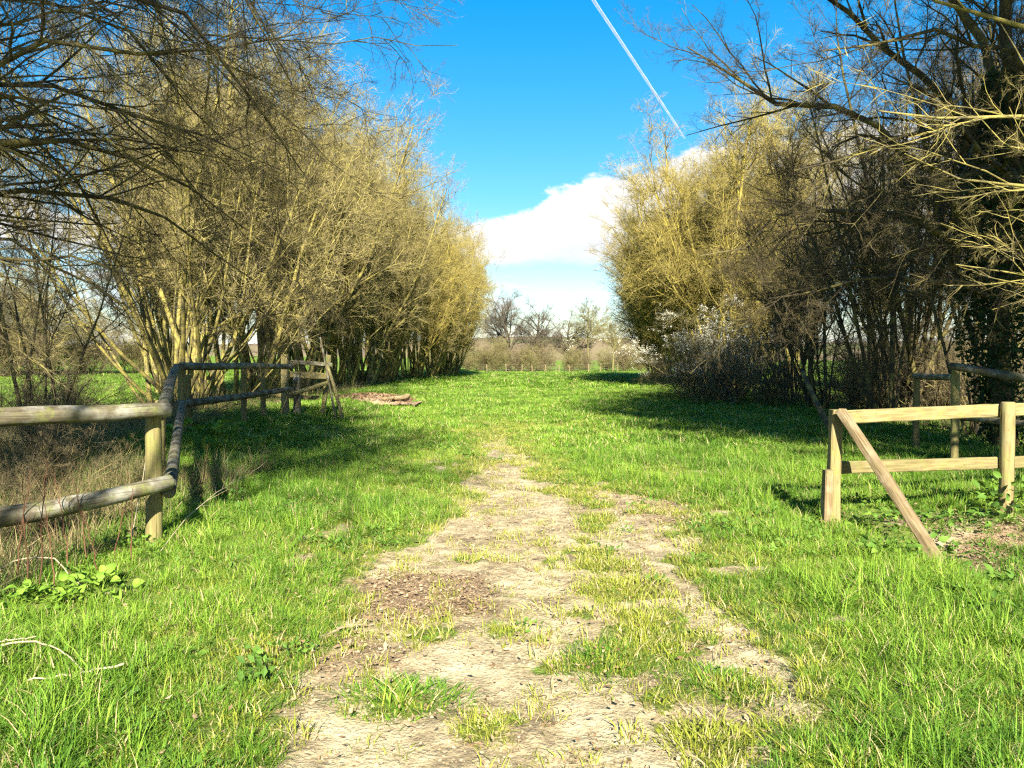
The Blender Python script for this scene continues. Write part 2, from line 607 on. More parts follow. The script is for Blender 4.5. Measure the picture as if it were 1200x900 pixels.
def sub_mesh(name, mask):
    q = Q[mask]
    used, inv = np.unique(q.ravel(), return_inverse=True)
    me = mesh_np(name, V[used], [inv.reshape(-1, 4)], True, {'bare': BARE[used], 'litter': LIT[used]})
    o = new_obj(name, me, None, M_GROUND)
    tag(o, kind='structure')
    return o


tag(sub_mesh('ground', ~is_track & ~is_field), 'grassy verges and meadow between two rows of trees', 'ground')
tag(sub_mesh('dirt_track', is_track), 'pale dry dirt track worn through the grass', 'track')
tag(sub_mesh('field', is_field), 'sunlit green field behind the left row of trees', 'field')

# distant hills
hx = np.linspace(-900, 900, 90)
hy = np.linspace(0, 1, 14)
HX, HT = np.meshgrid(hx, hy)
prof = 15 + 10 * fbm(HX * .006 + 5, HX * 0 + .3, 61, 3) + 7 * np.exp(-((HX - 40) / 120) ** 2)
HZ = -2 + prof * np.sin(np.clip(HT, 0, 1) * math.pi) * .9
HY = 520 + HT * 500 + HX * 0
HV = np.stack([HX, HY, HZ], -1).reshape(-1, 3)
a_, b_ = np.meshgrid(np.arange(89), np.arange(13))
HQ = np.stack([b_ * 90 + a_, b_ * 90 + a_ + 1, (b_ + 1) * 90 + a_ + 1, (b_ + 1) * 90 + a_], -1).reshape(-1, 4)
m, nb, b = mat('hill', .95, .05)
geo = nb.n('ShaderNodeNewGeometry').outputs['Position']
nb.put(b.inputs['Base Color'], nb.ramp(nb.noise(geo, .012, 5, .6), [(.35, (.10, .08, .055)), (.5, (.20, .15, .085)), (.62, (.12, .15, .05))]))
tag(new_obj('hills', mesh_np('hills', HV, [HQ]), None, m), 'low brown wooded hill on the horizon', 'hill', kind='structure')


def G(x, y, dz=0.):
    return (float(x), float(y), float(gz(np.array([x]), np.array([y]))[0]) + dz)


# ------------------------------------------------------------------ trees
def stems_from(rng, n, spread, lean, length, K, r, lean_dir=(0, 0), up=.04, wob=.06):
    base = rng.normal(size=(n, 3)) * spread
    base[:, 2] = -.15
    az = rng.uniform(0, 2 * math.pi, n)
    ln = rng.uniform(lean[0], lean[1], n)
    d = np.stack([np.cos(az) * np.sin(ln) + lean_dir[0], np.sin(az) * np.sin(ln) + lean_dir[1], np.cos(ln)], -1)
    d = norm(d)
    base[:, :2] += d[:, :2] * spread * 1.2
    L = rng.uniform(length[0], length[1], n)
    P = np.empty((n, K, 3))
    P[:, 0] = base
    for k in range(1, K):
        P[:, k] = P[:, k - 1] + d * (L / (K - 1))[:, None]
        d = norm(d + rng.normal(size=(n, 3)) * wob + np.array([0, 0, up]))
    r0 = rng.uniform(r[0], r[1], n)
    Rd = r0[:, None] * np.linspace(1, .22, K)[None] ** .9
    return P, Rd, L


SPRAYS = {}
GN = {}


def spray_coll(material):
    if material.name in SPRAYS:
        return SPRAYS[material.name]
    c = bpy.data.collections.new('spray_' + material.name)
    for i in range(8):
        rng = np.random.default_rng(9000 + i)
        P = np.zeros((1, 6, 3))
        d = np.array([0, 0, 1.])
        for k in range(1, 6):
            P[0, k] = P[0, k - 1] + d * .2
            d = norm(d + rng.normal(size=3) * .16)
        Rd = np.linspace(.0085, .003, 6)[None]
        p2, r2, l2 = grow(P, Rd, np.array([1.]), 11, (.45, 1.05), .55, 4, rng, .16, (0, 0, .08), .7, .08, .97, .0036)
        p3, r3, l3 = grow(p2, r2, l2, 2, (.45, 1.1), .5, 3, rng, .14, (0, 0, .05), .75, .15, .95, .0028, .3, .5)
        V_, q, lv, rd = join_tubes([(P, Rd, 3, 2), (p2, r2, 3, 3), (p3, r3, 3, 4)])
        me = mesh_np('spray', V_, [q], False, {'lev': lv, 'rnd': rd})
        me.materials.append(material)
        c.objects.link(bpy.data.objects.new('spray', me))
    SPRAYS[material.name] = c
    return c


def scatter_group(coll):
    if coll.name in GN:
        return GN[coll.name]
    ng = bpy.data.node_groups.new(coll.name, 'GeometryNodeTree')
    ng.interface.new_socket('Geometry', in_out='INPUT', socket_type='NodeSocketGeometry')
    ng.interface.new_socket('Geometry', in_out='OUTPUT', socket_type='NodeSocketGeometry')
    gi, go = ng.nodes.new('NodeGroupInput'), ng.nodes.new('NodeGroupOutput')
    iop = ng.nodes.new('GeometryNodeInstanceOnPoints')
    ci = ng.nodes.new('GeometryNodeCollectionInfo')
    ci.inputs['Collection'].default_value = coll
    ci.inputs['Separate Children'].default_value = True
    ci.inputs['Reset Children'].default_value = True
    iop.inputs['Pick Instance'].default_value = True
    lk = ng.links.new
    lk(gi.outputs[0], iop.inputs['Points'])
    lk(ci.outputs[0], iop.inputs['Instance'])
    for nm, ty, sk in (('rot', 'FLOAT_VECTOR', 'Rotation'), ('scl', 'FLOAT_VECTOR', 'Scale'), ('idx', 'INT', 'Instance Index')):
        na = ng.nodes.new('GeometryNodeInputNamedAttribute')
        na.data_type = ty
        na.inputs['Name'].default_value = nm
        lk(na.outputs[0], iop.inputs[sk])
    lk(iop.outputs[0], go.inputs[0])
    GN[coll.name] = ng
    return ng


def point_obj(name, pts, rot, scl, idx, coll, parent=None):
    me = bpy.data.meshes.new(name)
    me.vertices.add(len(pts))
    me.vertices.foreach_set('co', np.asarray(pts, np.float32).ravel())
    a = me.attributes.new('rot', 'FLOAT_VECTOR', 'POINT')
    a.data.foreach_set('vector', np.asarray(rot, np.float32).ravel())
    a = me.attributes.new('scl', 'FLOAT_VECTOR', 'POINT')
    a.data.foreach_set('vector', np.asarray(scl, np.float32).ravel())
    a = me.attributes.new('idx', 'INT', 'POINT')
    a.data.foreach_set('value', np.asarray(idx, np.int32))
    o = new_obj(name, me, parent)
    md = o.modifiers.new('scatter', 'NODES')
    md.node_group = scatter_group(coll)
    return o


def add_twigs(root, material, P, Rd, L, rng, **kw):
    kw = dict(kw)
    thick = kw.pop('thick', 1.)
    C, r_, ln = grow(P, Rd, L, rng=rng, K=2, **kw)
    d = norm(C[:, 1] - C[:, 0])
    th = np.arccos(np.clip(d[:, 2], -1, 1))
    ph = np.arctan2(d[:, 1], d[:, 0])
    rot = np.stack([np.zeros(len(d)), th, ph], -1)
    w_ = np.clip(ln * thick, .0, 9)
    o = point_obj('twigs', C[:, 0], rot, np.stack([w_, w_, ln], -1), rng.integers(0, 8, len(d)), spray_coll(material), root)
    tag(o, kind='stuff')
    return C


def make_tree(name, material, P, Rd, L, levels, rng, stem_name='stem', stem_sides=7, extra=None):
    """P: main stems; levels: list of dicts for grow(); returns Empty with stems + crown"""
    root = empty(name)
    for i in range(len(P)):
        V_, q = tubes(P[i:i + 1], Rd[i:i + 1], stem_sides)
        V_ = V_ + (rng.normal(size=V_.shape) * (np.repeat(Rd[i], stem_sides)[:, None]) * .10)
        me = mesh_np(stem_name, V_, [q], True, {'lev': np.zeros(len(V_)), 'rnd': np.full(len(V_), rng.random())})
        new_obj(stem_name, me, root, material)
    parts, p, r, l = [], P, Rd, L
    for li, kw in enumerate(levels):
        kw = dict(kw)
        if kw.pop('spray', False):
            tips = add_twigs(root, material, p, r, l, rng, **kw)
            continue
        sides = kw.pop('sides', 3)
        p, r, l = grow(p, r, l, rng=rng, **kw)
        parts.append((p, r, sides, li + 1))
    Vc, Qc, lv, rd = join_tubes(parts)
    me = mesh_np('crown', Vc, [Qc], False, {'lev': lv, 'rnd': rd})
    new_obj('crown', me, root, material)
    return root, (parts, tips)


def leaf_quads(centers, size, rng, flat=.5):
    """small folded leaf-like quads at the given points"""
    M_ = len(centers)
    n = norm(rng.normal(size=(M_, 3)) + np.array([0, -flat, flat]))
    t = norm(np.cross(n, rng.normal(size=(M_, 3))))
    bt = np.cross(n, t)
    s = size * rng.uniform(.6, 1.3, M_)[:, None]
    a = centers - t * s
    c = centers + t * s
    b1 = centers + bt * s * .55 + n * s * .15
    b2 = centers - bt * s * .55 + n * s * .15
    V_ = np.stack([a, b1, c, b2], 1).reshape(-1, 3)
    q = np.arange(M_ * 4).reshape(-1, 4)
    return V_, q, np.repeat(rng.random(M_), 4)


def hazel(seed, material, n=15, H=(8.5, 12), lean=(.05, .5), ld=(.06, 0), c=(15, 9), up=.05, name='hazel_tree', r=(.05, .11), low=.22):
    rng = np.random.default_rng(seed)
    P, Rd, L = stems_from(rng, n, .38, lean, H, 9, r, ld, up, .07)
    lv = [dict(n=c[0], ang=(.3, .8), ratio=.36, K=6, wob=.12, trop=(.004, 0, .08), tmin=low, sides=4, rr=.55, skew=1.25, fall=.38),
          dict(spray=True, n=c[1], ang=(.35, 1.0), ratio=.46, tmin=.08, tmax=1., thick=1.4)]
    return make_tree(name, material, P, Rd, L, lv, rng)[0]


def place(root, loc, rz, sc, label, used, group=None, cat='tree', name=None):
    o = root if root not in used else copy_tree(root)
    used.append(root)
    o.location = loc
    o.rotation_euler = (0, 0, rz)
    o.scale = sc if isinstance(sc, tuple) else (sc, sc, sc)
    if name:
        o.name = name
    tag(o, label, cat, group)
    return o


ORD = ['first', 'second', 'third', 'fourth', 'fifth', 'sixth', 'seventh', 'eighth', 'ninth', 'tenth', 'eleventh', 'twelfth', 'thirteenth', 'fourteenth', 'fifteenth', 'sixteenth']
used = []
hz1 = hazel(101, M_HAZEL)
hz2 = hazel(202, M_HAZEL, n=17, lean=(.05, .55), ld=(.06, 0))
hz3 = hazel(303, M_GOLD, n=15, H=(8, 11), c=(15, 10))
near_l = hazel(404, M_HAZEL, n=44, H=(6, 10.5), lean=(.05, .85), ld=(.03, 0), c=(10, 7), r=(.02, .075), low=.3)

place(near_l, G(-8.6, 20.5), .3, 1.0, 'many-stemmed olive hazel right behind the left rail fence', used, 'left row of trees')
left_spots = [(-7.9, 25.2), (-7.6, 29.0), (-7.3, 33.0), (-7.2, 37.2), (-7.0, 41.2), (-6.8, 45.6), (-6.6, 50), (-6.4, 54.5), (-6.1, 59), (-5.9, 64), (-5.6, 69)]
for i, (x, y) in enumerate(left_spots):
    src = (hz1, hz2)[i % 2] if i < 5 else (hz3, hz1, hz3)[i % 3]
    s = random.uniform(.9, 1.06)
    place(src, G(x - (.3 if i < 6 else -.5) + random.uniform(-.3, .3), y), random.uniform(-.5, .5), (s * (.95 if i < 4 else .88), s, s * random.uniform(.92, 1.06)),
          'twiggy olive tree, %s beyond the big hazel in the left row' % ORD[i], used, 'left row of trees')
for i, (x, y) in enumerate([(-12.5, 29), (-12, 38), (-11.5, 48), (-11, 58), (-10.5, 68)]):
    place((hz1, hz2, hz3)[i % 3], G(x, y), random.uniform(1, 4), .98, 'bare tree in the back of the left row, %s counting from the fence' % ORD[i], used, 'left row of trees')

# right row: golden mass down the avenue
rt1 = hazel(505, M_GOLD, n=18, H=(9, 12.5), lean=(.05, .65), ld=(.10, 0), c=(15, 9))
right_spots = [(10.5, 38), (9.8, 43), (10.8, 47.5), (10.3, 52), (11, 57), (11.4, 62)]
for i, (x, y) in enumerate(right_spots):
    place((rt1, hz3)[i % 2], G(x, y), math.pi + random.uniform(-.5, .5), random.uniform(.98, 1.08) if i < 4 else .9,
          'golden olive tree, %s in the far part of the right row' % ORD[i], used, 'right row of trees')
for i, (x, y) in enumerate([(14.5, 40), (14.5, 48)]):
    place((hz1, hz2)[i % 2], G(x, y), math.pi + .4, 1.1, 'olive tree, %s in the second rank of the right row' % ORD[i], used, 'right row of trees')

# right row: dark thin-stemmed trees close by
dk1 = hazel(606, M_RIGHT, n=11, H=(7, 10), lean=(.03, .38), ld=(.08, 0), c=(10, 7), name='maple_tree', r=(.03, .075), low=.22)
dk2 = hazel(707, M_RIGHT, n=9, H=(8, 10.5), lean=(.03, .33), ld=(.1, 0), c=(11, 7), name='maple_tree', r=(.03, .09), low=.22)
for i, (x, y) in enumerate([(9.3, 15.6), (8.9, 18.6), (10.5, 20.6), (9.2, 23.4), (9.8, 27), (10.6, 31), (12.4, 18.5)]):
    place((dk1, dk2)[i % 2], G(x, y), math.pi + random.uniform(-.8, .8), random.uniform(.95, 1.1) * (.6 if 3 <= i <= 5 else .7 if i == 1 else .82 if i == 0 else 1.),
          'dark thin-stemmed tree, %s of those behind the right fence' % ORD[i], used, 'dark trees on the right')

for i, (x, y) in enumerate([(18.5, 22), (19, 30), (17.5, 36)]):
    place((hz2, hz1)[i % 2], G(x, y), math.pi + random.uniform(-.8, .8), .95,
          'olive tree in the background behind the dark right trees, %s from the fence' % ORD[i], used, 'background trees on the right')

# shrubs at the foot of the right row
def shrub(seed, material, n, H, c, name='shrub', lean=(.1, 1.0), thick=1.1):
    rng = np.random.default_rng(seed)
    P, Rd, L = stems_from(rng, n, .35, lean, H, 7, (.015, .035), (0, 0), .05, .12)
    lv = [dict(n=c[0], ang=(.4, 1.1), ratio=.45, K=5, wob=.2, trop=(0, 0, .03), tmin=.1, sides=3, rmin=.006),
          dict(spray=True, n=c[1], ang=(.5, 1.2), ratio=.6, tmin=.05, thick=thick)]
    return make_tree(name, material, P, Rd, L, lv, rng, stem_sides=5)


sh1, _ = shrub(11, M_SHRUB, 22, (1.8, 3.2), (9, 5))
place(sh1, G(7.2, 27.2), 0, 1.0, 'dense dark twiggy bush at the foot of the right row', used, cat='bush')
place(sh1, G(8.7, 25.2), 2, .9, 'dark twiggy bush just in front of the densest one, right row', used, cat='bush')
place(sh1, G(8.6, 30.5), 4, 1.05, 'dark bush below the blossoming thorn on the right', used, cat='bush')
for i, (x, y, s) in enumerate([(10.2, 22.6, .75), (11.4, 18.5, .8), (10.9, 15.2, .7), (12.6, 21, .9), (9.2, 12.3, .5), (11.2, 13.6, .8), (12.6, 16.2, .9), (13.6, 19.2, 1.), (14.2, 23, 1.1), (15.2, 28, 1.2), (11.6, 24.5, .8), (10.0, 21.6, 1.0), (11.1, 20.2, 1.0), (12.6, 26.6, 1.25)]):
    place(sh1, G(x, y), i * 1.3, s, 'dark undergrowth bush between the thin-stemmed right trees, %s from the left' % ORD[[0, 7, 10, 6, 11, 13, 12, 9, 8, 4, 2, 1, 5, 3][i]], used, 'undergrowth on the right', 'bush')
for i, (x, y, s) in enumerate([(-5.2, 8.6, .36), (-4.3, 7.2, .26), (-6.4, 10.6, .42), (-7.8, 13.6, .45), (-5.0, 6.2, .3), (-9.4, 15.5, .5), (-10.5, 18.5, .55), (-7.2, 17.2, .4)]):
    place(sh1, G(x, y), i * 2.1, s, 'low bramble tangle behind the left fence, %s from the left' % ORD[[2, 4, 3, 5, 0, 1, 6, 7][i]], used, 'brambles on the left', 'bramble')
bt, bparts = shrub(12, M_HEDGE, 16, (3.2, 5.2), (10, 8), 'blackthorn', (.05, .7))
rng = np.random.default_rng(5)
bp_ = bparts[1]
tips = np.concatenate([bp_[:, 0] + (bp_[:, 1] - bp_[:, 0]) * f for f in (.4, .6, .8, 1.)])
tips = tips[(tips[:, 2] > 1.2) & (fbm(tips[:, 0] * 1.5 + tips[:, 2], tips[:, 1] * 1.5 + tips[:, 2], 8, 2) > .46)]
tips = np.repeat(tips, 7, 0) + rng.normal(size=(len(tips) * 7, 3)) * .035
V_, q, tn = leaf_quads(tips, .021, rng)
new_obj('blossom', mesh_np('blossom', V_, [q], False, {'tint': tn}), bt, M_BLOSSOM)
place(bt, G(7.3, 30.4), 1.0, (1.15, 1.15, .72), 'thorn bush with white blossom in the right row', used, cat='bush')


# near trees with explicit limbs ------------------------------------------------
def limb(pts, r0, r1, K=9):
    pts = np.array(pts, float)
    d = np.r_[0, np.cumsum(np.linalg.norm(np.diff(pts, axis=0), axis=1))]
    t = np.linspace(0, d[-1], K)
    P = np.stack([np.interp(t, d, pts[:, k]) for k in range(3)], -1)
    for _ in range(2):
        P[1:-1] = .5 * P[1:-1] + .25 * (P[:-2] + P[2:])
    return P, np.linspace(r0, r1, K), d[-1]


def limb_tree(name, material, limbs, levels, seed, loc):
    rng = np.random.default_rng(seed)
    loc = np.array(loc)
    Ps, Rs, Ls = [], [], []
    for pts, r0, r1 in limbs:
        P, r, l = limb([np.array(p) - loc for p in pts], r0, r1)
        P[1:-1] += rng.normal(size=P[1:-1].shape) * .11 * l / 8
        Ps.append(P)
        Rs.append(r)
        Ls.append(l)
    root, parts = make_tree(name, material, np.array(Ps), np.array(Rs), np.array(Ls), levels, rng, 'limb', 8)
    root.location = loc
    return root, parts


# big thorn tree on the left, trunk just out of the picture, limbs arching over the fence
nl = np.array(G(-6.6, 6.9))
fk = nl + np.array([.15, .1, 1.9])
L_LEV = [dict(n=17, ang=(.35, 1.0), ratio=.36, K=7, wob=.16, trop=(.01, .0, -.05), tmin=.22, sides=4, rr=.55, fall=.35),
         dict(n=9, ang=(.4, 1.1), ratio=.42, K=6, wob=.34, trop=(0, 0, -.03), tmin=.12, sides=3, rr=.6, rmin=.0042),
         dict(spray=True, n=4, ang=(.5, 1.2), ratio=.6, tmin=.1, thick=1.0)]
limbs = [([nl - [0, 0, .2], nl + [.05, 0, 1.0], fk, fk + [-.1, .3, 2.5], fk + [-.5, .2, 5.5]], .19, .05),
         ([fk, at(-60, 120, 7.0), at(90, 165, 7.4), at(190, 190, 8.0), at(290, 270, 8.6)], .055, .007),
         ([fk, at(-80, 20, 6.6), at(80, 50, 6.8), at(240, 63, 7.0), at(310, 48, 7.3), at(360, 38, 7.6)], .045, .006),
         ([fk, at(-60, 250, 7.5), at(60, 310, 8.0), at(150, 360, 8.8)], .04, .006),
         ([fk, at(-80, -80, 6.4), at(100, -60, 6.5), at(250, 5, 6.8), at(330, 110, 7.4), at(360, 210, 8.)], .05, .006),
         ([fk + [0, 0, .8], at(-100, -220, 6.2), at(140, -190, 6.2), at(260, -60, 6.4), at(315, 40, 6.8), at(340, 95, 7.2)], .05, .005),
         ([fk, at(-60, 180, 7.5), at(80, 230, 8.5), at(200, 250, 9.5), at(300, 330, 10.5)], .045, .006),
         ([fk + [0, 0, 1.], at(-80, -120, 7.4), at(60, -100, 8.5), at(200, 30, 9.3), at(300, 130, 10)], .05, .006),
         ([fk + [0, 0, 2.], at(-60, -300, 7), at(150, -320, 7.), at(230, -180, 7.2), at(290, -40, 7.6)], .08, .01),
         ([fk, nl + [-2, -1, 3.5], nl + [-3.5, -2, 4.6]], .09, .015),
         ([fk, at(-90, 330, 6.6), at(0, 380, 7.0), at(50, 430, 7.4)], .04, .008),
         ([fk, at(-60, 60, 7.2), at(60, 100, 7.8), at(180, 130, 8.2), at(330, 200, 8.8)], .05, .007),
         ([fk, at(-60, 290, 7.2), at(80, 300, 7.6), at(200, 330, 8.)], .03, .005),
         ([fk + [0, 0, .5], at(-40, -40, 7.6), at(120, 10, 8.4), at(230, 90, 9), at(290, 190, 9.4)], .04, .005),
         ([fk + [0, 0, .5], at(-40, 100, 8.), at(60, 170, 9.), at(120, 260, 9.6), at(150, 330, 10)], .04, .005),
         ([fk + [0, 0, 1.5], at(0, -150, 8.), at(180, -120, 9.), at(290, -20, 9.6), at(340, 90, 10)], .05, .005)]
tl, _ = limb_tree('hawthorn_tree', M_DARK, limbs, L_LEV, 21, nl)
tag(tl, 'dark overhanging tree whose drooping limbs fill the top left', 'tree')

# big ivy-clad tree on the right
nr = np.array(G(8.3, 13.2))
fr = nr + np.array([0, 0, 3.2])
R_LEV = [dict(n=17, ang=(.35, 1.0), ratio=.34, K=7, wob=.14, trop=(-.03, 0, .01), tmin=.22, sides=4, rr=.55, fall=.35),
         dict(n=9, ang=(.4, 1.0), ratio=.42, K=5, wob=.18, trop=(-.03, -.01, .0), tmin=.12, sides=3, rr=.6, rmin=.0045),
         dict(spray=True, n=6, ang=(.5, 1.1), ratio=.5, tmin=.1)]
limbs = [([nr - [0, 0, .2], nr + [.05, 0, 1.5], fr, nr + [-.2, .2, 6], nr + [.2, .2, 9.5]], .2, .05),
         ([fr, at(1040, 150, 13), at(930, 140, 12.6), at(860, 100, 12.4), at(805, 55, 12.2)], .10, .01),
         ([fr + [0, 0, .6], at(1080, 80, 13.2), at(1000, 30, 13.2), at(930, -40, 13)], .10, .02),
         ([fr, at(1060, 260, 12.6), at(960, 240, 12), at(880, 260, 11.6), at(820, 300, 11.4)], .07, .008),
         ([fr - [0, 0, .5], at(1070, 330, 12.4), at(980, 330, 11.6), at(900, 350, 11.)], .06, .008),
         ([fr + [0, 0, 1], at(1120, -20, 13.5), at(1060, -120, 13.5), at(960, -200, 13.5)], .1, .02),
         ([fr, at(1180, 160, 12), at(1120, 150, 10.8), at(1010, 180, 9.8), at(930, 200, 9.2)], .07, .007),
         ([fr, at(1230, 60, 12), at(1160, 40, 10.8), at(1060, 10, 9.8), at(960, 60, 9.)], .07, .007),
         ([fr, at(1230, 300, 12), at(1150, 300, 10.6), at(1060, 250, 9.8)], .06, .007),
         ([fr, nr + [2, 1, 5], nr + [3.5, 1.5, 7]], .1, .02),
         ([fr + [0, 0, 1.5], nr + [1, -1, 7], nr + [1.5, -2, 9]], .1, .02)]
trr, _ = limb_tree('ivy_clad_tree', M_RIGHT, limbs, R_LEV, 22, nr)
rng = np.random.default_rng(9)
nI = 11000
hh = rng.uniform(0, 1, nI) ** .8 * 6.2
aa = rng.uniform(0, 2 * math.pi, nI)
cl = .22 + .55 * fbm(aa * 1.2, hh * .9, 3, 3) * (.5 + .8 * np.sin(np.clip(hh / 6.2, 0, 1) * math.pi))
rr_ = cl * np.sqrt(rng.uniform(.25, 1, nI))
ctr = np.stack([np.cos(aa) * rr_ * 1.3, np.sin(aa) * rr_, hh + .1], -1)
V_, q, tn = leaf_quads(ctr, .05, rng, .3)
new_obj('ivy', mesh_np('ivy', V_, [q], False, {'tint': tn}), trr, M_IVY)
tag(trr, 'dark ivy-clad tree with wide limbs at the right edge', 'tree')

# a tree beside the camera on the right: yellow-green lit branches reach in at the top right corner
ns = np.array(G(8.2, 7.0))
fs = ns + np.array([0, 0, 2.6])
limbs = [([ns - [0, 0, .2], ns + [0, 0, 1.4], fs, ns + [.2, 0, 5.5], ns + [0, .2, 8.5]], .16, .04),
         ([fs, at(1290, 60, 7.5), at(1190, 30, 7.8), at(1110, -10, 8), at(1050, -50, 8.2)], .07, .008),
         ([fs, at(1320, 220, 7.2), at(1200, 235, 7.2), at(1110, 215, 7.4), at(1060, 180, 7.6)], .045, .006),
         ([fs, at(1320, 140, 7.), at(1200, 150, 7.), at(1100, 120, 7.), at(1030, 130, 7.)], .045, .006),
         ([fs, at(1320, 330, 7.4), at(1200, 330, 7.6), at(1120, 310, 7.8)], .04, .006),
         ([fs + [0, 0, 1], at(1320, -160, 7.), at(1200, -140, 7.2), at(1080, -90, 7.4)], .07, .01),
         ([fs, ns + [1.5, -1, 5], ns + [2.5, -2, 6.5]], .08, .02),
         ([fs, ns + [.3, 1.5, 5], ns + [.2, 3, 6.5]], .08, .02)]
S_LEV = [dict(n=12, ang=(.35, .9), ratio=.34, K=6, wob=.14, trop=(-.03, 0, .02), tmin=.3, sides=4, rr=.5, fall=.35),
         dict(n=7, ang=(.4, 1.0), ratio=.42, K=5, wob=.16, trop=(-.02, 0, .02), tmin=.12, sides=3, rr=.6, rmin=.0035),
         dict(spray=True, n=4, ang=(.5, 1.1), ratio=.5, tmin=.1, thick=.8)]
ts, _ = limb_tree('maple_tree', M_HAZEL, limbs, S_LEV, 23, ns)
tag(ts, 'tree whose yellow-green branches reach in from the top right corner', 'tree')

# the rows go on behind the photographer (these throw the shade on the near trees)
tall = hazel(909, M_HAZEL, n=13, H=(11, 14), lean=(.04, .34), ld=(.05, 0), c=(16, 12), name='tall_tree', low=.64)
BEHIND = [(tall, 8.0, 4.2, 1.0, 'tall tree just outside the picture at the right'), (tall, 8.2, -1.5, 1.0, 'tree beside the photographer, right of the near right fence'),
          (tall, -3.9, -4.6, 1.0, 'tree beside the photographer on the left'), (dk1, -12.0, -3.0, 1.1, 'tree behind the photographer on the left')]
for i, (src, x, y, s, lab) in enumerate(BEHIND):
    place(src, G(x, y), 1.3 * i + .4, s, lab, used)

# small leaning stems at the far left edge
sm = hazel(808, M_DARK, n=7, H=(3, 5.5), lean=(.05, .45), ld=(-.12, 0), c=(8, 6), name='sapling', r=(.02, .04))
p = at(55, 480, 12.8)
place(sm, G(p[0], 12.8), .2, 1., 'clump of thin dark saplings at the left edge behind the fence', used)

# far end -----------------------------------------------------------------
def oak(seed, H, spread, name='oak_tree', c=(9, 8, 6), material=M_FAR, tk=.035):
    rng = np.random.default_rng(seed)
    P, Rd, L = stems_from(rng, 1, .02, (.0, .08), (H, H), 9, (H * tk, H * tk * 1.1), (0, 0), .05, .05)
    lv = [dict(n=c[0] * 3, ang=(.6, 1.25), ratio=spread, K=7, wob=.16, trop=(0, 0, .06), tmin=.28, sides=5, rr=.6, fall=.62),
          dict(n=c[1], ang=(.4, 1.0), ratio=.5, K=5, wob=.2, trop=(0, 0, .05), tmin=.2, sides=4, rmin=.02),
          dict(spray=True, n=c[2], ang=(.4, 1.1), ratio=.6, tmin=.05, thick=1.7)]
    return make_tree(name, material, P, Rd, L, lv, rng, 'trunk', 8)[0]


ok1 = oak(31, 8.6, .85)
ok2 = oak(36, 7.4, .8)
ash = oak(34, 8.5, .7, 'ash_tree', (9, 8, 6), M_HEDGE, .018)


def far(root, px, d, s, label, cat='tree', rz=0., group=None):
    x = (px - 600) / F * d
    place(root, G(x, d, -.1), rz, s, label, used, group, cat)


far(ok1, 597, 98, 1.0, 'tall bare dark tree at the left end of the far hedge')
far(ok2, 630, 100, 1.0, 'rounder bare tree right beside the tall dark far one', rz=2)
far(ok2, 664, 104, .85, 'small bare tree right of the gap in the far hedge', rz=4)
far(ash, 689, 100, .95, 'pale slender bare tree near the right end of the far hedge', rz=1)
far(ash, 718, 84, .62, 'pale leaning tree beside the far end of the right row', rz=3)
hg1, _ = shrub(41, M_HEDGE, 22, (3.0, 5.0), (8, 8), 'hedge_shrub', (.05, .75), 1.6)
hg2, _ = shrub(42, M_SHRUB, 22, (2.8, 4.6), (8, 8), 'hedge_shrub', (.05, .75), 1.6)
k = 0
for px, d, s in [(498, 90, 1.0), (524, 92, 1.1), (549, 93, 1.05), (566, 95, 1.0), (581, 94, 1.2), (606, 96, 1.1), (622, 94, .95), (638, 97, 1.0), (668, 97, .9), (684, 98, .85), (712, 96, .7), (732, 93, .85), (748, 91, .95), (770, 90, 1.0)]:
    far((hg1, hg2)[k % 2], px, d, s * random.uniform(.7, 1.), 'shrub in the far hedge, %s counting from the left' % (ORD[k]), 'shrub', k * 1.7, 'far hedge shrubs')
    k += 1
# trees across the left field
for i, (px, d, s) in enumerate([(-60, 52, 1.7), (0, 50, 1.6), (50, 52, 1.5), (105, 56, 1.2), (165, 60, 1.3), (-130, 50, 1.6)]):
    far((hg1, hg2)[i % 2], px, d, s, 'hedge shrub across the left field, %s from the right' % ORD[[4, 3, 2, 1, 0, 5][i]], 'shrub', i * 2.1, 'shrubs across the left field')


# ------------------------------------------------------------------ timber pieces
def orient(o, a, b):
    """local Y along a->b"""
    a, b = Vector(a), Vector(b)
    o.location = a
    o.rotation_mode = 'QUATERNION'
    o.rotation_quaternion = (b - a).to_track_quat('Y', 'Z')
    return (b - a).length


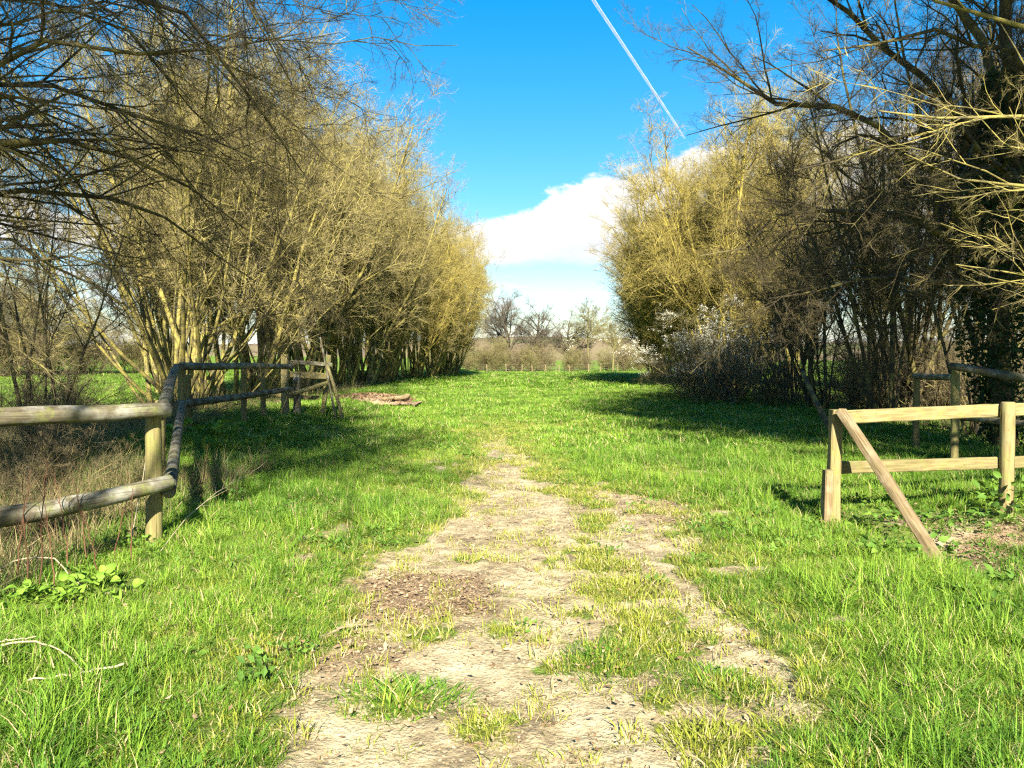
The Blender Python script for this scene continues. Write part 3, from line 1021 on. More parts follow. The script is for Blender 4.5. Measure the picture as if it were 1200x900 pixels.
def round_rail(name, a, b, r0, r1, parent, material, seed=0, half=False, bow=.03, K=14, sides=12):
    rng = np.random.default_rng(seed)
    a, b = np.array(a, float), np.array(b, float)
    ln = float(np.linalg.norm(b - a))
    t = np.linspace(0, 1, K)
    bx, bz = rng.normal() * bow, rng.normal() * bow
    P = np.stack([np.sin(t * math.pi) * bx + fbm(t * 4, t * 0, seed, 2) * .015, t * ln, np.sin(t * math.pi) * bz + fbm(t * 4, t * 0 + 5, seed, 2) * .015], -1)
    rad = (r0 + (r1 - r0) * t)
    ang = np.arange(sides) * 2 * math.pi / sides
    rr = rad[:, None] * (1 + .16 * (fbm(ang[None] * 1.1 + 0 * t[:, None], t[:, None] * ln * 1.6 + 0 * ang[None], seed + 3, 3) - .5))
    # bevelled ends
    V_ = np.stack([P[:, None, 0] + rr * np.cos(ang), P[:, None, 1] + 0 * rr, P[:, None, 2] + rr * np.sin(ang)], -1)
    e0 = V_[0] * .86 + P[0] * .14 - [0, .012, 0]
    e1 = V_[-1] * .86 + P[-1] * .14 + [0, .012, 0]
    V_ = np.concatenate([e0[None], V_, e1[None]])
    Kk = K + 2
    kk, ss = np.meshgrid(np.arange(Kk - 1), np.arange(sides), indexing='ij')
    q = np.stack([kk * sides + ss, (kk + 1) * sides + ss, (kk + 1) * sides + (ss + 1) % sides, kk * sides + (ss + 1) % sides], -1).reshape(-1, 4)
    caps = np.stack([np.arange(sides), (Kk - 1) * sides + np.arange(sides)[::-1]])
    me = mesh_np(name, V_.reshape(-1, 3), [q, caps], True)
    o = new_obj(name, me, parent, material)
    orient(o, a, b)
    return o


def plank(name, a, b, wx, wz, parent, material, seed=0, roll=0., warp=.01, bev=.008):
    """rectangular timber with chamfered edges, cut into lengths so it can bow"""
    rng = np.random.default_rng(seed)
    a, b = np.array(a, float), np.array(b, float)
    ln = float(np.linalg.norm(b - a))
    K = max(4, int(ln / .15) + 2)
    t = np.linspace(0, 1, K)
    x, z = wx / 2, wz / 2
    sec = np.array([(-x + bev, -z), (x - bev, -z), (x, -z + bev), (x, z - bev), (x - bev, z), (-x + bev, z), (-x, z - bev), (-x, -z + bev)])
    S = len(sec)
    bx, bz = rng.normal() * warp, rng.normal() * warp
    V_ = np.empty((K, S, 3))
    V_[:, :, 0] = sec[None, :, 0] + (np.sin(t * math.pi) * bx)[:, None]
    V_[:, :, 1] = (t * ln)[:, None]
    V_[:, :, 2] = sec[None, :, 1] + (np.sin(t * math.pi) * bz)[:, None]
    V_ += rng.normal(size=V_.shape) * .0022
    V_[0, :, 1] = 0
    V_[-1, :, 1] = ln
    kk, ss = np.meshgrid(np.arange(K - 1), np.arange(S), indexing='ij')
    q = np.stack([kk * S + ss, (kk + 1) * S + ss, (kk + 1) * S + (ss + 1) % S, kk * S + (ss + 1) % S], -1).reshape(-1, 4)
    caps = np.stack([np.arange(S), (K - 1) * S + np.arange(S)[::-1]])
    me = mesh_np(name, V_.reshape(-1, 3), [q, caps], False)
    o = new_obj(name, me, parent, material)
    orient(o, a, b)
    if roll:
        from mathutils import Quaternion
        o.rotation_quaternion = o.rotation_quaternion @ Quaternion((0, 1, 0), roll)
    return o


# left rail fence -------------------------------------------------------------
lf = empty('rail_fence')
tag(lf, 'weathered round-rail fence turning a corner on the left', 'fence')
A = at(178, 640, 6.5)
A[2] = gz(A[:1], A[1:2])[0]
Atop = at(186, 481, 6.45)
Alow = at(186, 567, 6.40)
round_rail('post', (A[0], A[1] + .06, A[2] - .3), (A[0] + .01, A[1] + .06, Atop[2] + .02), .068, .064, lf, M_POST, 1, bow=.004)
round_rail('rail', at(-190, 497, 4.9), at(196, 481, 6.5), .076, .062, lf, M_OLDWOOD, 2, bow=.012)
round_rail('rail', at(-200, 628, 4.5), at(198, 566, 6.46), .080, .062, lf, M_OLDWOOD, 3, bow=.02)
B = at(210, 430, 13.6)
gB = G(B[0], B[1])
round_rail('rail', at(188, 486, 6.62), at(206, 431, 13.5), .060, .062, lf, M_OLDWOOD, 4, bow=.02)
round_rail('rail', at(197, 577, 6.55), at(214, 473, 13.4), .058, .060, lf, M_OLDWOOD, 5, bow=.02)
round_rail('post', (B[0] - .02, B[1] + .14, gB[2] - .2), (B[0] - .02, B[1] + .14, B[2] + .03), .075, .07, lf, M_POST, 6, bow=.005)
pm = at(196, 520, 9.6)
gm = G(pm[0] - .08, 9.6)
round_rail('post', (gm[0], gm[1], gm[2] - .2), (gm[0], gm[1], gm[2] + 1.02), .06, .056, lf, M_POST, 36, bow=.005)
round_rail('rail', at(212, 430, 13.6), at(342, 430, 18.3), .070, .062, lf, M_OLDWOOD, 7, bow=.02)
round_rail('rail', at(208, 474, 13.5), at(340, 456, 18.3), .070, .060, lf, M_OLDWOOD, 8, bow=.02)
for i, (px, d, topy) in enumerate([(217, 14.4, 440), (283, 16.0, 432), (306, 17.0, 442)]):
    t_ = at(px, topy, d)
    g_ = G(t_[0], d)
    round_rail('post', (g_[0], d + .11, g_[2] - .2), (g_[0], d + .11, t_[2]), .062, .056, lf, M_POST, 9 + i, bow=.005)

# stile beyond it ---------------------------------------------------------------
st = empty('stile')
tag(st, 'timber stile with a tall pale post at the end of the left fence', 'stile')


def post_px(px, topy, d, w_, seed, material=M_POST, parent=st, lean=0.):
    t_ = at(px, topy, d)
    g_ = G(t_[0] - lean, d)
    return plank('post', (g_[0], d, g_[2] - .2), (t_[0], d, t_[2]), w_, w_, parent, material, seed)


post_px(334, 415, 18.55, .15, 20, M_NEWWOOD)
post_px(348, 437, 18.9, .15, 21, M_OLDWOOD)
post_px(386, 416, 19.6, .10, 22, M_POST, st, .22)
plank('rail', at(339, 424, 18.75), at(389, 427.5, 19.5), .05, .09, st, M_OLDWOOD, 23)
plank('step', at(338, 438.5, 18.75), at(382, 441, 19.5), .05, .15, st, M_NEWWOOD, 24)
round_rail('rail', at(343, 462, 18.6), at(384, 449, 19.4), .05, .055, st, M_POST, 25, bow=.02)
plank('rail', at(318, 461, 18.95), at(374, 466, 19.5), .05, .10, st, M_NEWWOOD, 26)


def pole(name, a, b, r0, r1, material, seed, label, cat):
    o = round_rail(name, a, b, r0, r1, None, material, seed, bow=.012, K=8, sides=8)
    return tag(o, label, cat)


pb = at(401, 473, 19.0)
pole('leaning_pole', G(pb[0], 19.0, .0), at(383, 428, 19.4), .045, .04, M_NEWWOOD, 30, 'yellow pole leaning against the stile', 'pole')
pb = at(393, 470, 19.2)
pole('leaning_stick', G(pb[0], 19.2), at(375, 396, 19.5), .03, .022, M_OLDWOOD, 31, 'long grey stick leaning behind the yellow pole', 'stick')

# right board fence ---------------------------------------------------------------
rf = empty('board_fence')
tag(rf, 'pale timber two-rail fence with a diagonal brace on the right', 'fence')
p1 = at(980, 480, 7.3)
g1 = G(p1[0], 7.3)
plank('post', (p1[0], 7.3, g1[2] - .2), (p1[0], 7.3, p1[2]), .10, .10, rf, M_NEWWOOD, 40)
p1b = at(973, 551, 7.22)
plank('stub_post', (p1b[0] - .01, 7.24, g1[2] - .2), (p1b[0] - .01, 7.24, p1b[2]), .075, .09, rf, M_BRACE, 41)
p2 = at(1175, 472, 7.72)
g2 = G(p2[0], 7.72)
round_rail('post', (p2[0], 7.66, g2[2] - .3), (p2[0], 7.66, p2[2]), .068, .064, rf, M_NEWWOOD, 42, bow=.004)
plank('rail', at(980, 489, 7.38), at(1330, 475, 8.05), .04, .125, rf, M_NEWWOOD, 43, warp=.006)
plank('rail', at(982, 548, 7.38), at(1330, 537, 8.05), .04, .115, rf, M_NEWWOOD, 44, warp=.006)
p3 = at(1318, 470, 8.1)
g3 = G(p3[0], 8.1)
round_rail('post', (p3[0], 8.0, g3[2] - .3), (p3[0], 8.0, p3[2]), .068, .064, rf, M_NEWWOOD, 45, bow=.004)
pbr = at(1104, 664, 6.42)
plank('brace', tuple(pbr), (p1[0] - .0, 7.2, p1[2] + .0), .135, .06, rf, M_BRACE, 46, roll=.1, warp=.004)

# round-rail fence further back on the right
rb = empty('rail_fence')
tag(rb, 'round-rail fence in the shade behind the pale board fence', 'fence')
p4 = at(1119, 428, 11.4)
g4 = G(p4[0], 11.4)
round_rail('post', (p4[0], 11.4, g4[2] - .2), (p4[0], 11.4, p4[2]), .06, .055, rb, M_POST, 50, bow=.004)
round_rail('rail', at(1115, 430, 11.3), at(1330, 462, 9.3), .055, .062, rb, M_OLDWOOD, 51, bow=.02)
round_rail('rail', at(1050, 482, 12.4), at(1340, 512, 9.4), .045, .05, rb, M_OLDWOOD, 52, bow=.02)
round_rail('rail', at(1072, 441, 13.2), at(1117, 443, 11.5), .05, .05, rb, M_OLDWOOD, 53, bow=.01)
p5 = at(1330, 455, 9.3)
g5 = G(p5[0], 9.3)
round_rail('post', (p5[0], 9.4, g5[2] - .2), (p5[0], 9.4, p5[2]), .06, .055, rb, M_POST, 54, bow=.004)
p6 = at(1074, 440, 13.3)
g6 = G(p6[0], 13.3)
round_rail('post', (p6[0], 13.3, g6[2] - .2), (p6[0], 13.3, p6[2]), .055, .05, rb, M_POST, 55, bow=.004)
# fallen branch leaning out of the dark trees
a = at(985, 470, 13.5)
b_p = at(940, 436, 15.5)
round_rail('fallen_branch', G(a[0], 13.5, .02), tuple(b_p), .06, .04, None, M_RIGHT, 56, bow=.04)
tag(bpy.data.objects['fallen_branch'], 'bare branch slanting down to the grass at the foot of the dark trees', 'branch')

# far post-and-wire fence ---------------------------------------------------------------
ff = empty('wire_fence')
tag(ff, 'low post-and-wire fence across the far end of the meadow', 'fence')
fd = 86.
pr = None
for i, px in enumerate([520, 547, 571, 593, 611, 624, 640, 655, 668, 690, 703, 724]):
    x = (px - 600) / F * fd
    g_ = G(x, fd)
    o = plank('post', (x, fd, g_[2] - .2), (x + random.uniform(-.12, .12), fd, g_[2] + random.uniform(.75, 1.0)), .10, .10, ff, M_BRACE, 60 + i)
    if pr is not None:
        for hgt in (.35, .6, .85):
            V_, q = tubes(np.array([[[pr[0], fd, pr[2] + hgt], [x, fd, g_[2] + hgt]]]), np.full((1, 2), .012), 4)
            new_obj('wire', mesh_np('wire', V_, [q]), ff, M_OLDWOOD)
    pr = g_

# ------------------------------------------------------------------ heap, clod, sticks
hp = np.array(G(-4.75, 25.8))
rng = np.random.default_rng(70)
gx, gy = np.meshgrid(np.linspace(-1.7, 1.7, 50), np.linspace(-1, 1, 30))
hgt = .24 * np.clip(1 - (gx / 1.6) ** 2 - (gy / .9) ** 2, 0, 1) ** .7 * (.2 + 1.4 * fbm(gx * 2.2, gy * 2.2, 80, 4)) + .06 * (fbm(gx * 9, gy * 9, 81, 2) - .5) - .05
HVv = np.stack([gx, gy, hgt], -1).reshape(-1, 3)
aa_, bb_ = np.meshgrid(np.arange(49), np.arange(29))
HQq = np.stack([bb_ * 50 + aa_, bb_ * 50 + aa_ + 1, (bb_ + 1) * 50 + aa_ + 1, (bb_ + 1) * 50 + aa_], -1).reshape(-1, 4)
heap = empty('bark_heap', hp)
tag(heap, 'low heap of brown bark chips beside the left row', 'heap')
new_obj('mound', mesh_np('mound', HVv, [HQq]), heap, M_CHIP)
ct = np.stack([rng.uniform(-1.5, 1.5, 900), rng.uniform(-.8, .8, 900), np.zeros(900)], -1)
ct[:, 2] = .24 * np.clip(1 - (ct[:, 0] / 1.6) ** 2 - (ct[:, 1] / .9) ** 2, 0, 1) ** .7 * .95 + .03
V_, q, tn = leaf_quads(ct, .05, rng, 0)
tag(new_obj('chips', mesh_np('chips', V_, [q], False, {'tint': tn}), heap, M_CHIP), kind='stuff')
for i, (x, y, l, r_, an) in enumerate([(.9, -.5, .5, .07, .3), (1.2, -.2, .35, .09, 1.2), (.6, -.65, .4, .05, -.2)]):
    o = round_rail('log', hp + [x, y, .12], hp + [x + l * math.cos(an), y + l * math.sin(an), .16], r_, r_ * .9, None, M_BRACE, 90 + i, bow=.01, K=5)
    tag(o, ['pale split log lying on the bark heap', 'stubby log end at the right of the bark heap', 'thin log at the front of the bark heap'][i], 'log')

cl_ = at(620, 447, 52)
g_ = G(cl_[0], 52)
t_, f_ = np.meshgrid(np.linspace(0, 1, 8), np.linspace(0, 2 * math.pi, 17)[:-1], indexing='ij')
rr_ = .2 * np.sin(t_ * math.pi / 2) * (1 + .3 * (vnoise(f_ * 2, t_ * 4, 3) - .5))
VV = np.stack([rr_ * np.cos(f_), rr_ * np.sin(f_), .19 * np.cos(t_ * math.pi / 2) - .02], -1).reshape(-1, 3)
kk, ss = np.meshgrid(np.arange(7), np.arange(16), indexing='ij')
qq = np.stack([kk * 16 + ss, (kk + 1) * 16 + ss, (kk + 1) * 16 + (ss + 1) % 16, kk * 16 + (ss + 1) % 16], -1).reshape(-1, 4)
mo = new_obj('molehill', mesh_np('molehill', VV, [qq]), None, flat_mat('dark_earth', (.03, .022, .015), (.06, .04, .025)))
mo.location = g_
tag(mo, 'small dark lump of earth far down the grass', 'molehill')


def stick(name, pts, r0, r1, material, label, cat, seed=1, twigs=0):
    pts = np.array(pts, float)
    P, r, l = limb(pts - pts[0], r0, r1, 12)
    rng = np.random.default_rng(seed)
    P[1:-1] += rng.normal(size=P[1:-1].shape) * .004
    parts = [(P[None], r[None], 6, 0)]
    if twigs:
        p_, rr2, l_ = grow(P[None], r[None], np.array([l]), twigs, (.3, .7), .25, 4, rng, .1, (0, 0, .05), .6, .45, .98, .0015)
        parts.append((p_, rr2, 4, 1))
    V_, q, lv, rd = join_tubes(parts)
    o = new_obj(name, mesh_np(name, V_, [q], True, {'lev': lv, 'rnd': rd}), None, material)
    o.location = pts[0]
    return tag(o, label, cat)


def gpx(px, py, dz=0.):
    d = CAM_H * F / (py - 420)
    x = (px - 600) / F * d
    z = gz(np.array([x]), np.array([d]))[0]
    d2 = (CAM_H - z) * F / (py - 420)
    x = (px - 600) / F * d2
    return np.array([x, d2, float(gz(np.array([x]), np.array([d2]))[0]) + dz])


stick('stalk', [gpx(-30, 790, .10), gpx(25, 782, .13), gpx(60, 790, .12), gpx(92, 806, .06)], .006, .003, M_STALK, 'pale bent dead stalk lying in the grass at lower left', 'stalk', 3)
stick('stalk', [gpx(25, 812, .04), gpx(80, 812, .07), gpx(140, 804, .09)], .004, .006, M_STALK, 'straight pale stalk crossing the bent one at lower left', 'stalk', 4)
stick('stalk', [gpx(-30, 784, .11), gpx(10, 780, .12), gpx(36, 777, .12)], .004, .003, M_STALK, 'short pale stalk at the lower left edge', 'stalk', 5)
stick('stalk', [gpx(-20, 700, .18), gpx(30, 690, .22), gpx(60, 690, .2), gpx(90, 703, .08)], .006, .003, M_STALK, 'pale arched stalk above the broad leaves at the left edge', 'stalk', 6)
stick('stalk', [gpx(183, 652, .01), gpx(215, 625, .13), gpx(262, 600, .26), gpx(282, 592, .28)], .006, .002, M_STALK, 'pale feathery dead stalk leaning right of the near post', 'stalk', 7, 9)
stick('stalk', [gpx(150, 650, .02), gpx(165, 600, .35), gpx(180, 548, .75)], .005, .002, M_STALK, 'tall pale stalk leaning in front of the near left post', 'stalk', 8, 3)
stick('fallen_stick', [gpx(372, 754, .02), gpx(395, 748, .03), gpx(418, 743, .03), gpx(436, 740, .015)], .009, .004, M_STICK, 'thin brown stick lying on the edge of the track', 'stick', 9, 2)
stick('fallen_stick', [gpx(500, 731, .01), gpx(530, 727, .015), gpx(560, 722, .01)], .006, .003, M_STICK, 'thin dark stick lying in the middle of the track', 'stick', 10)

# rusty dead dock stalks under the near left fence
rng = np.random.default_rng(99)
for i, (px, py, d, hh) in enumerate([(28, 700, 5.0, .8), (42, 690, 5.2, .9), (78, 680, 5.4, .75), (100, 670, 5.7, .7), (60, 700, 5.1, .6), (128, 660, 6.0, .55), (12, 680, 5.3, .85), (232, 580, 7.8, .7), (112, 684, 5.5, .5), (150, 668, 5.9, .6)]):
    x = (px - 600) / F * d
    b0 = np.array(G(x, d, -.02))
    ln = rng.normal(size=2) * .12
    stick('dead_stalk', [b0, b0 + [ln[0] * .4, ln[1] * .4, hh * .5], b0 + [ln[0], ln[1], hh]], .006, .002, M_REDSTALK,
          'rust-brown dead dock stalk under the near left fence, %s from the left edge' % ORD[[1, 2, 4, 5, 3, 7, 0, 0, 6, 8][i]] if i != 7 else 'lone brown stalk just right of the left fence corner',
          'stalk', 100 + i, 7)['group'] = 'rusty dock stalks'
bpy.context.view_layer.update()


# ------------------------------------------------------------------ broad-leaved plants
def leaf_mesh(ln, wd, fold=.25, curl=.4, rng=None):
    K = 7
    t = np.linspace(0, 1, K)
    wv = wd * np.sin(np.clip(t * .93 + .07, 0, 1) ** .8 * math.pi) ** .8
    y = t * ln
    z = ln * curl * (t - t ** 2 * 1.3)
    V_ = []
    for s in (-1, -.5, 0, .5, 1):
        V_.append(np.stack([wv * s, y, z + np.abs(s) * wv * fold], -1))
    V_ = np.stack(V_, 1)
    S = 5
    kk, ss = np.meshgrid(np.arange(K - 1), np.arange(S - 1), indexing='ij')
    q = np.stack([kk * S + ss, kk * S + ss + 1, (kk + 1) * S + ss + 1, (kk + 1) * S + ss], -1).reshape(-1, 4)
    tint = np.full(K * S, rng.random() * .9 if rng is not None else .5)
    return mesh_np('leaf', V_.reshape(-1, 3), [q], True, {'tint': tint})


rng = np.random.default_rng(123)
LM = [leaf_mesh(1, .26 + .05 * i, .25, .3 + .1 * i, rng) for i in range(4)]
LW = [leaf_mesh(1, .30, .2, .2 + .1 * i, rng) for i in range(4)]
for m_ in LM:
    m_.materials.append(M_LEAF)
for m_ in LW:
    m_.materials.append(M_WEED)


def leafy(name, loc, n, size, spread, hgt, meshes, label, seed, cat='plant', group=None):
    rng = np.random.default_rng(seed)
    root = empty(name, loc)
    tag(root, label, cat, group)
    n, size = int(n * 1.35), size * .98
    for i in range(n):
        o = bpy.data.objects.new('leaf', meshes[i % len(meshes)])
        COL.objects.link(o)
        o.parent = root
        az = rng.uniform(0, 2 * math.pi)
        rr_ = spread * math.sqrt(rng.uniform(0, 1))
        o.location = (math.cos(az) * rr_, math.sin(az) * rr_, hgt * rng.uniform(.25, 1) * (1 - .5 * rr_ / spread))
        s = size * rng.uniform(.6, 1.25)
        o.scale = (s, s, s)
        o.rotation_euler = (rng.uniform(-.3, .9), rng.normal() * .45, az - math.pi / 2 + rng.normal() * .5)
    return root


for i, (px, py, n, sz, sp, hg, lab) in enumerate([
        (105, 702, 44, .075, .24, .2, 'bright broad-leaved plant beside the near left post'),
        (25, 715, 30, .085, .2, .17, 'broad-leaved plant at the left edge under the arched stalk'),
        (78, 716, 22, .065, .16, .12, 'low broad-leaved plant between the two bigger leafy ones'),
        (232, 508, 26, .2, .5, .3, 'dark leafy plant at the corner of the left fence')]):
    leafy('broadleaf_plant', gpx(px, py), n, sz, sp, hg, LM, lab, 200 + i)
for i, (px, py, n, sz, sp, hg, lab) in enumerate([
        (1185, 640, 46, .085, .34, .6, 'bushy green weed at the right edge by the round post'),
        (1150, 622, 26, .07, .3, .2, 'small weed at the foot of the round right post'),
        (1060, 632, 26, .07, .32, .2, 'low weed in the gap under the brace'),
        (1075, 618, 22, .07, .3, .2, 'low weed behind the brace'),
        (1120, 640, 26, .07, .3, .2, 'low weed between the brace foot and the round post'),
        (1140, 712, 20, .07, .2, .14, 'pale green weed below the brace foot'),
        (1170, 728, 20, .075, .2, .15, 'pale green weed nearest the right edge of the verge'),
        (1020, 622, 20, .06, .25, .1, 'weed by the pale fence post'),
        (1196, 690, 30, .09, .25, .2, 'weed on the brown bank at the right edge'),
        (1095, 650, 30, .085, .3, .2, 'leafy weed just right of the brace foot'),
        (1040, 650, 24, .075, .25, .16, 'weed left of the brace foot'),
        (1192, 605, 40, .09, .35, .5, 'tall weed behind the round post at the right edge')]):
    leafy('weed', gpx(px, py), n, sz, sp, hg, LW, lab, 230 + i, group='weeds by the right fence')


# ------------------------------------------------------------------ grass
def tuft_mesh(name, n, spread, h, wd, rng, lean=.5, K=4, dome=0.):
    az = rng.uniform(0, 2 * math.pi, n)
    rr_ = spread * np.sqrt(rng.uniform(0, 1, n))
    base = np.stack([np.cos(az) * rr_, np.sin(az) * rr_, np.full(n, -.012)], -1)
    oz = az + rng.normal(size=n) * .9
    out = np.stack([np.cos(oz), np.sin(oz), np.zeros(n)], -1)
    side = np.stack([-np.sin(oz), np.cos(oz), np.zeros(n)], -1)
    H = h * rng.uniform(.45, 1.2, n) * (1 - dome * (rr_ / spread) ** 1.5)
    ln = lean * rng.uniform(.1, 1.3, n)
    t = np.linspace(0, 1, K)
    pos = base[:, None] + out[:, None] * (H * ln)[:, None, None] * (t ** 1.8)[None, :, None]
    pos[:, :, 2] += H[:, None] * (t - .33 * ln[:, None] * t ** 2.4)[:, :]
    wv = wd * rng.uniform(.7, 1.3, n)[:, None] * (1 - t ** 1.6)[None] * .5
    tw = rng.normal(size=n) * .5
    side = side + out * tw[:, None]
    Lf = pos - side[:, None] * wv[:, :, None]
    Rt = pos + side[:, None] * wv[:, :, None]
    V_ = np.empty((n, K * 2 - 1, 3))
    V_[:, 0:2 * (K - 1):2] = Lf[:, :-1]
    V_[:, 1:2 * (K - 1):2] = Rt[:, :-1]
    V_[:, -1] = pos[:, -1]
    o = (np.arange(n) * (2 * K - 1))[:, None]
    quads = np.concatenate([np.stack([o[:, 0] + 2 * k_, o[:, 0] + 2 * k_ + 1, o[:, 0] + 2 * k_ + 3, o[:, 0] + 2 * k_ + 2], -1) for k_ in range(K - 2)])
    tri = np.stack([o[:, 0] + 2 * (K - 2), o[:, 0] + 2 * (K - 2) + 1, o[:, 0] + 2 * (K - 2) + 2], -1)
    return mesh_np(name, V_.reshape(-1, 3), [quads, tri], True, {'tint': np.repeat(rng.random(n), 2 * K - 1)})


def source(name, meshes, material):
    c = bpy.data.collections.new(name)
    for i, me in enumerate(meshes):
        me.materials.append(material)
        o = bpy.data.objects.new(me.name, me)
        c.objects.link(o)
    return c


def scatter(name, pts, rot, scl, idx, coll, label, cat):
    o = point_obj(name, pts, rot, scl, idx, coll)
    tag(o, label, cat, kind='stuff')
    return o


def sample(n, y0, y1, rng, side=.72, pad=3.2, power=1.):
    """points spread over the wedge of ground in front of the camera, thinning with distance"""
    u = rng.random(n)
    y = (y0 ** power + u * (y1 ** power - y0 ** power)) ** (1 / power)
    hw = side * y + pad
    x = rng.uniform(-1, 1, n) * hw
    return x, y


rng = np.random.default_rng(500)
C_GR = source('grass_source', [tuft_mesh('tuft', 34, .075, .10 + .02 * i, .0058, rng, 1.15) for i in range(7)], M_GRASS)
C_FAR = source('far_grass_source', [tuft_mesh('tuft', 44, .16, .08 + .015 * i, .012, rng, 1.1, 3) for i in range(5)], M_GRASS)
C_SH = source('short_grass_source', [tuft_mesh('tuft', 20, .07, .045 + .012 * i, .0048, rng, 1.1) for i in range(5)], M_SHORT)
C_ST = source('dry_grass_source', [tuft_mesh('tuft', 26, .10, .22 + .05 * i, .005, rng, .9, 5) for i in range(5)], M_STRAW)


def rots(n, rng, tilt=.12):
    return np.stack([rng.normal(size=n) * tilt, rng.normal(size=n) * tilt, rng.uniform(0, 6.283, n)], -1)


def clear(x, y):
    """no lush grass in the ditches and under the dark hedges"""
    k = 1 - .75 * sst(-3.1, -3.8, x) * sst(9.5, 7.5, y)
    k = k * (1 - .85 * sst(-6.6, -7.4, x) * sst(12, 16, y))
    k = k * (1 - .8 * sst(8.3, 9.4, x) * sst(10, 14, y))
    k = k * (1 - .6 * sst(3.0, 3.4, x) * sst(8.2, 7.6, y) * sst(5.0, 5.7, y))
    k = k * (1 - .8 * np.exp(-(((x + 2.75) / .38) ** 2 + ((y - 5.05) / .3) ** 2)))
    return k


def lush(name, n, y0, y1, coll, ncol, power, smin, smax, label, wide=1., seed=0):
    rng = np.random.default_rng(seed)
    x, y = sample(n, y0, y1, rng, power=power)
    bz = bare(x, y)
    keep = rng.random(n) < np.clip(1 - bz * 1.5, 0, 1) * clear(x, y)
    x, y, bz = x[keep], y[keep], bz[keep]
    bd = band(x, y)
    hn = fbm(x * .8, y * .8, 90, 3)
    hn2 = fbm(x * 3.1, y * 3.1, 95, 2)
    s = (smin + (smax - smin) * sst(.3, .7, hn * .55 + hn2 * .45)) * rng.uniform(.6, 1.3, len(x)) * (1 - .5 * bd) * (.42 + .58 * np.maximum(sst(-.1, 1.0, edge_dist(x, y)), sst(14, 22, y)))
    scl = np.stack([s ** .5 * wide, s ** .5 * wide, s], -1)
    z = gz(x, y)
    return scatter(name, np.stack([x, y, z], -1), rots(len(x), rng), scl, rng.integers(0, ncol, len(x)), coll, label, 'grass')


lush('grass', 42000, 1.3, 13, C_GR, 7, 1.35, .32, 1.02, 'long lush green grass of the near verges', 1., 1)
lush('grass', 38000, 12.5, 40, C_FAR, 5, 1.5, .6, 1.2, 'green grass of the middle meadow', 1.25, 2)
lush('grass', 30000, 40, 88, C_FAR, 5, 1.7, .8, 1.3, 'green grass of the far meadow', 2.6, 3)

# short yellowish grass creeping over the track
rng = np.random.default_rng(600)
n = 26000
y = 2.2 + rng.random(n) ** 1.1 * 20
x = rng.uniform(-2.2, 2.4, n)
bz, bd = bare(x, y), band(x, y)
pk = np.clip(.12 + .9 * (1 - bz), 0, 1) * np.where(bd > .25, 1, .45) * sst(.30, .62, fbm(x * 2.6, y * 2.6, 66, 4) + .25 * (1 - bz))
keep = rng.random(n) < pk
x, y = x[keep], y[keep]
s = rng.uniform(.6, 1.35, len(x))
scatter('short_grass', np.stack([x, y, gz(x, y)], -1), rots(len(x), rng), np.stack([s, s, s], -1), rng.integers(0, 5, len(x)), C_SH, 'short yellow-green grass creeping over the track', 'grass')

# straw-coloured rank grass in the left ditch, behind the fence and at the feet of the trees
n = 26000
x = np.concatenate([rng.uniform(-9, -3.0, n // 2), rng.uniform(-12, 12.5, n // 2)])
y = np.concatenate([3.5 + 12 * rng.random(n // 2), 12 + 45 * rng.random(n // 2) ** 1.4])
pz = np.where(x < 0, sst(-3.0, -3.6, x) * sst(11, 9, y) + sst(-5.8, -6.6, x) * sst(8, 11, y) * sst(-11, -9.5, x), sst(7.9, 9, x) * .35)
pz = pz * (.2 + .8 * sst(.4, .62, fbm(x * 1.2, y * 1.2, 71, 3)))
keep = rng.random(n) < pz
x, y = x[keep], y[keep]
s = rng.uniform(.5, 1.25, len(x))
scatter('dry_grass', np.stack([x, y, gz(x, y)], -1), rots(len(x), rng, .3), np.stack([s, s, s], -1), rng.integers(0, 5, len(x)), C_ST, 'straw-coloured dead grass behind the left fence and under the trees', 'grass')

# low rosettes of clover-like weeds in the verges
rng = np.random.default_rng(650)
wm = []
for i in range(5):
    cpts = rng.normal(size=(16, 3)) * [.045, .045, .012] + [0, 0, .055]
    V_, q, tn = leaf_quads(cpts, .017, rng, .6)
    wm.append(mesh_np('rosette', V_, [q], False, {'tint': tn}))
C_WD = source('rosette_source', wm, M_WEED)
n = 4200
x, y = sample(n, 2.2, 14, rng, power=1.4)
keep = rng.random(n) < sst(.5, .66, fbm(x * .9, y * .9, 111, 3)) * (1 - bare(x, y)) * .9
x, y = x[keep], y[keep]
s = rng.uniform(.7, 1.5, len(x))
scatter('clover', np.stack([x, y, gz(x, y)], -1), rots(len(x), rng, .2), np.stack([s, s, s], -1), rng.integers(0, 5, len(x)), C_WD, 'low clover-like weeds mixed into the verge grass', 'clover')

# distinct grass tussocks on the track
TL = ['spiky grass tussock in the lower left of the track', 'grass tussock in the middle of the track by the right wheel rut', 'flat grass tussock in the centre foreground', 'small grass tussock near the bottom of the picture', 'grass tussock at the right side of the near track', 'low tussock at the bottom right of the track']
for i, (tx, ty, tr, th) in enumerate(TW[:6]):
    me = tuft_mesh('grass_tussock', int(620 * tr / .27), tr * 1.0, th, .006, np.random.default_rng(700 + i), 1.3, 5, .65)
    me.materials.append((M_GRASS, M_SHORT)[i % 2])
    o = new_obj('grass_tussock', me)
    o.location = G(tx, ty)
    o.scale = (1.25, .9, 1)
    o.rotation_euler = (0, 0, .6 * i)
    tag(o, TL[i], 'grass tussock', 'tussocks on the track')

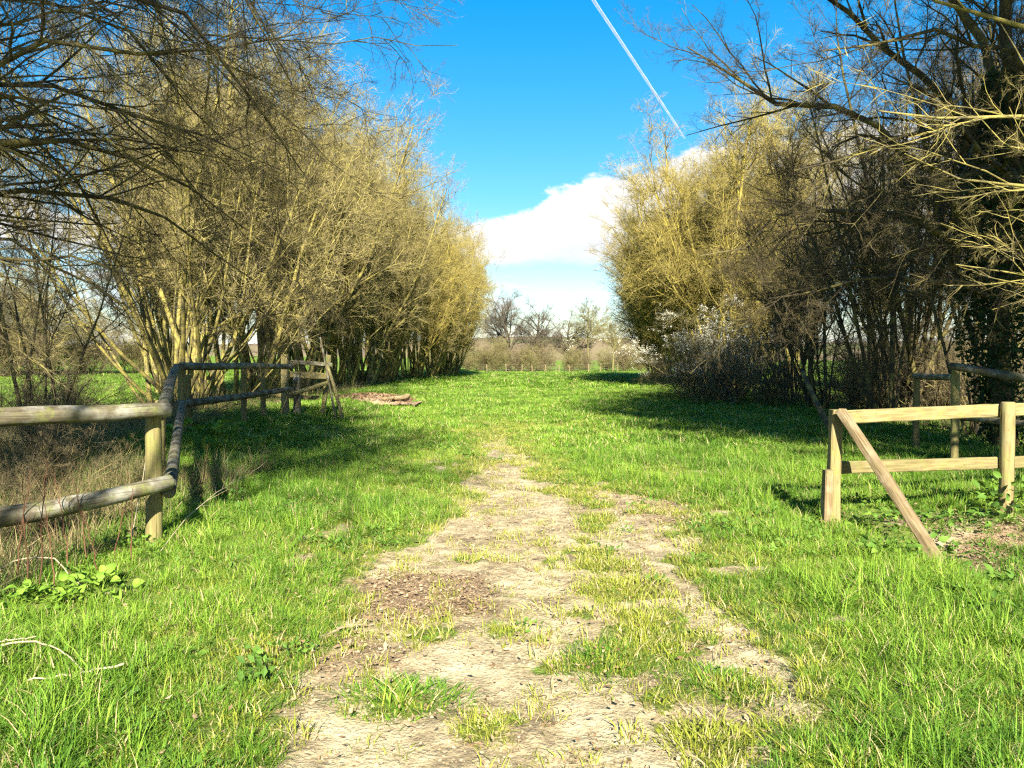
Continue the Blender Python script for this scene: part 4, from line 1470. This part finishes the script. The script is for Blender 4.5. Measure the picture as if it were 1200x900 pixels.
# leaf litter, soil crumbs
rng = np.random.default_rng(800)
lm = []
for i in range(5):
    V_, q, tn = leaf_quads(rng.normal(size=(6, 3)) * [.05, .05, .004] + [0, 0, .008], .016, rng, 0)
    V_[:, 2] = np.abs(V_[:, 2]) * .5
    lm.append(mesh_np('dead_leaf', V_, [q], False, {'tint': tn}))
C_LIT = source('litter_source', lm, M_LITTER)
n = 42000
y = 2.2 + rng.random(n) ** 1.3 * 14
x = rng.uniform(-3, 5.5, n)
pk = litter(x, y) * .9 + .12 * band(x, y) + .06 + .7 * sst(3.4, 4.0, x) * sst(7.8, 7, y) * sst(4.5, 5.2, y)
keep = rng.random(n) < pk
x, y = x[keep], y[keep]
s = rng.uniform(.5, 1.3, len(x))
scatter('leaf_litter', np.stack([x, y, gz(x, y) + .002], -1), rots(len(x), rng, .25), np.stack([s, s, s], -1), rng.integers(0, 5, len(x)), C_LIT, 'scattered brown dead leaf litter on the track', 'leaf litter')
cm = []
for i in range(5):
    u = norm(rng.normal(size=(14, 3)))
    import bmesh
    bm = bmesh.new()
    bmesh.ops.create_icosphere(bm, subdivisions=1, radius=.012)
    for v in bm.verts:
        v.co *= 1 + rng.normal() * .22
        v.co.z *= .65
    me = bpy.data.meshes.new('crumb')
    bm.to_mesh(me)
    bm.free()
    cm.append(me)
C_CR = source('crumb_source', cm, M_CRUMB)
n = 16000
y = 2.2 + rng.random(n) ** 1.5 * 9
x = rng.uniform(-1.6, 2.0, n)
keep = rng.random(n) < bare(x, y) * .9
x, y = x[keep], y[keep]
s = np.minimum(rng.gamma(1.6, .17, len(x)) + .1, .9)
scatter('soil_crumbs', np.stack([x, y, gz(x, y) + .001], -1), rots(len(x), rng, .5), np.stack([s, s, s], -1), rng.integers(0, 5, len(x)), C_CR, 'crumbs of dry soil on the track', 'soil')

# ------------------------------------------------------------------ contrail
c0, c1 = at(690, -8, 3000.), at(800, 158, 5600.)
t = np.linspace(-.6, 1.05, 60)
P = (c0[None] + (c1 - c0)[None] * t[:, None])
rad = 5.8 * (1 + .25 * (fbm(t * 30, t * 0, 4, 3) - .5)) * np.interp(t, [-.6, .9, 1.05], [1, 1.15, .5])
V_, q = tubes(P[None], rad[None], 10)
m, nb, b = mat('contrail', 1, 0)
b.inputs['Base Color'].default_value = (.85, .87, .9, 1)
tpb = nb.n('ShaderNodeBsdfTransparent')
mx = nb.n('ShaderNodeMixShader')
geo = nb.n('ShaderNodeNewGeometry').outputs['Position']
nb.put(mx.inputs[0], nb.rng(nb.noise(geo, .012, 4, .6), .2, .75, .18, .5))
nb.nt.links.new(tpb.outputs[0], mx.inputs[1])
nb.nt.links.new(b.outputs[0], mx.inputs[2])
nb.nt.links.new(mx.outputs[0], nb.nt.nodes['Material Output'].inputs['Surface'])
ctl = new_obj('contrail', mesh_np('contrail', V_, [q]), None, m)
tag(ctl, 'thin white aircraft contrail slanting across the blue sky', 'contrail')

tot = sum(len(o.data.polygons) for o in COL.objects if o.type == 'MESH')
um = sum(len(mm.polygons) for mm in bpy.data.meshes if mm.users)
print('OBJ', len(COL.objects), 'faces incl. copies', tot, 'unique faces', um)
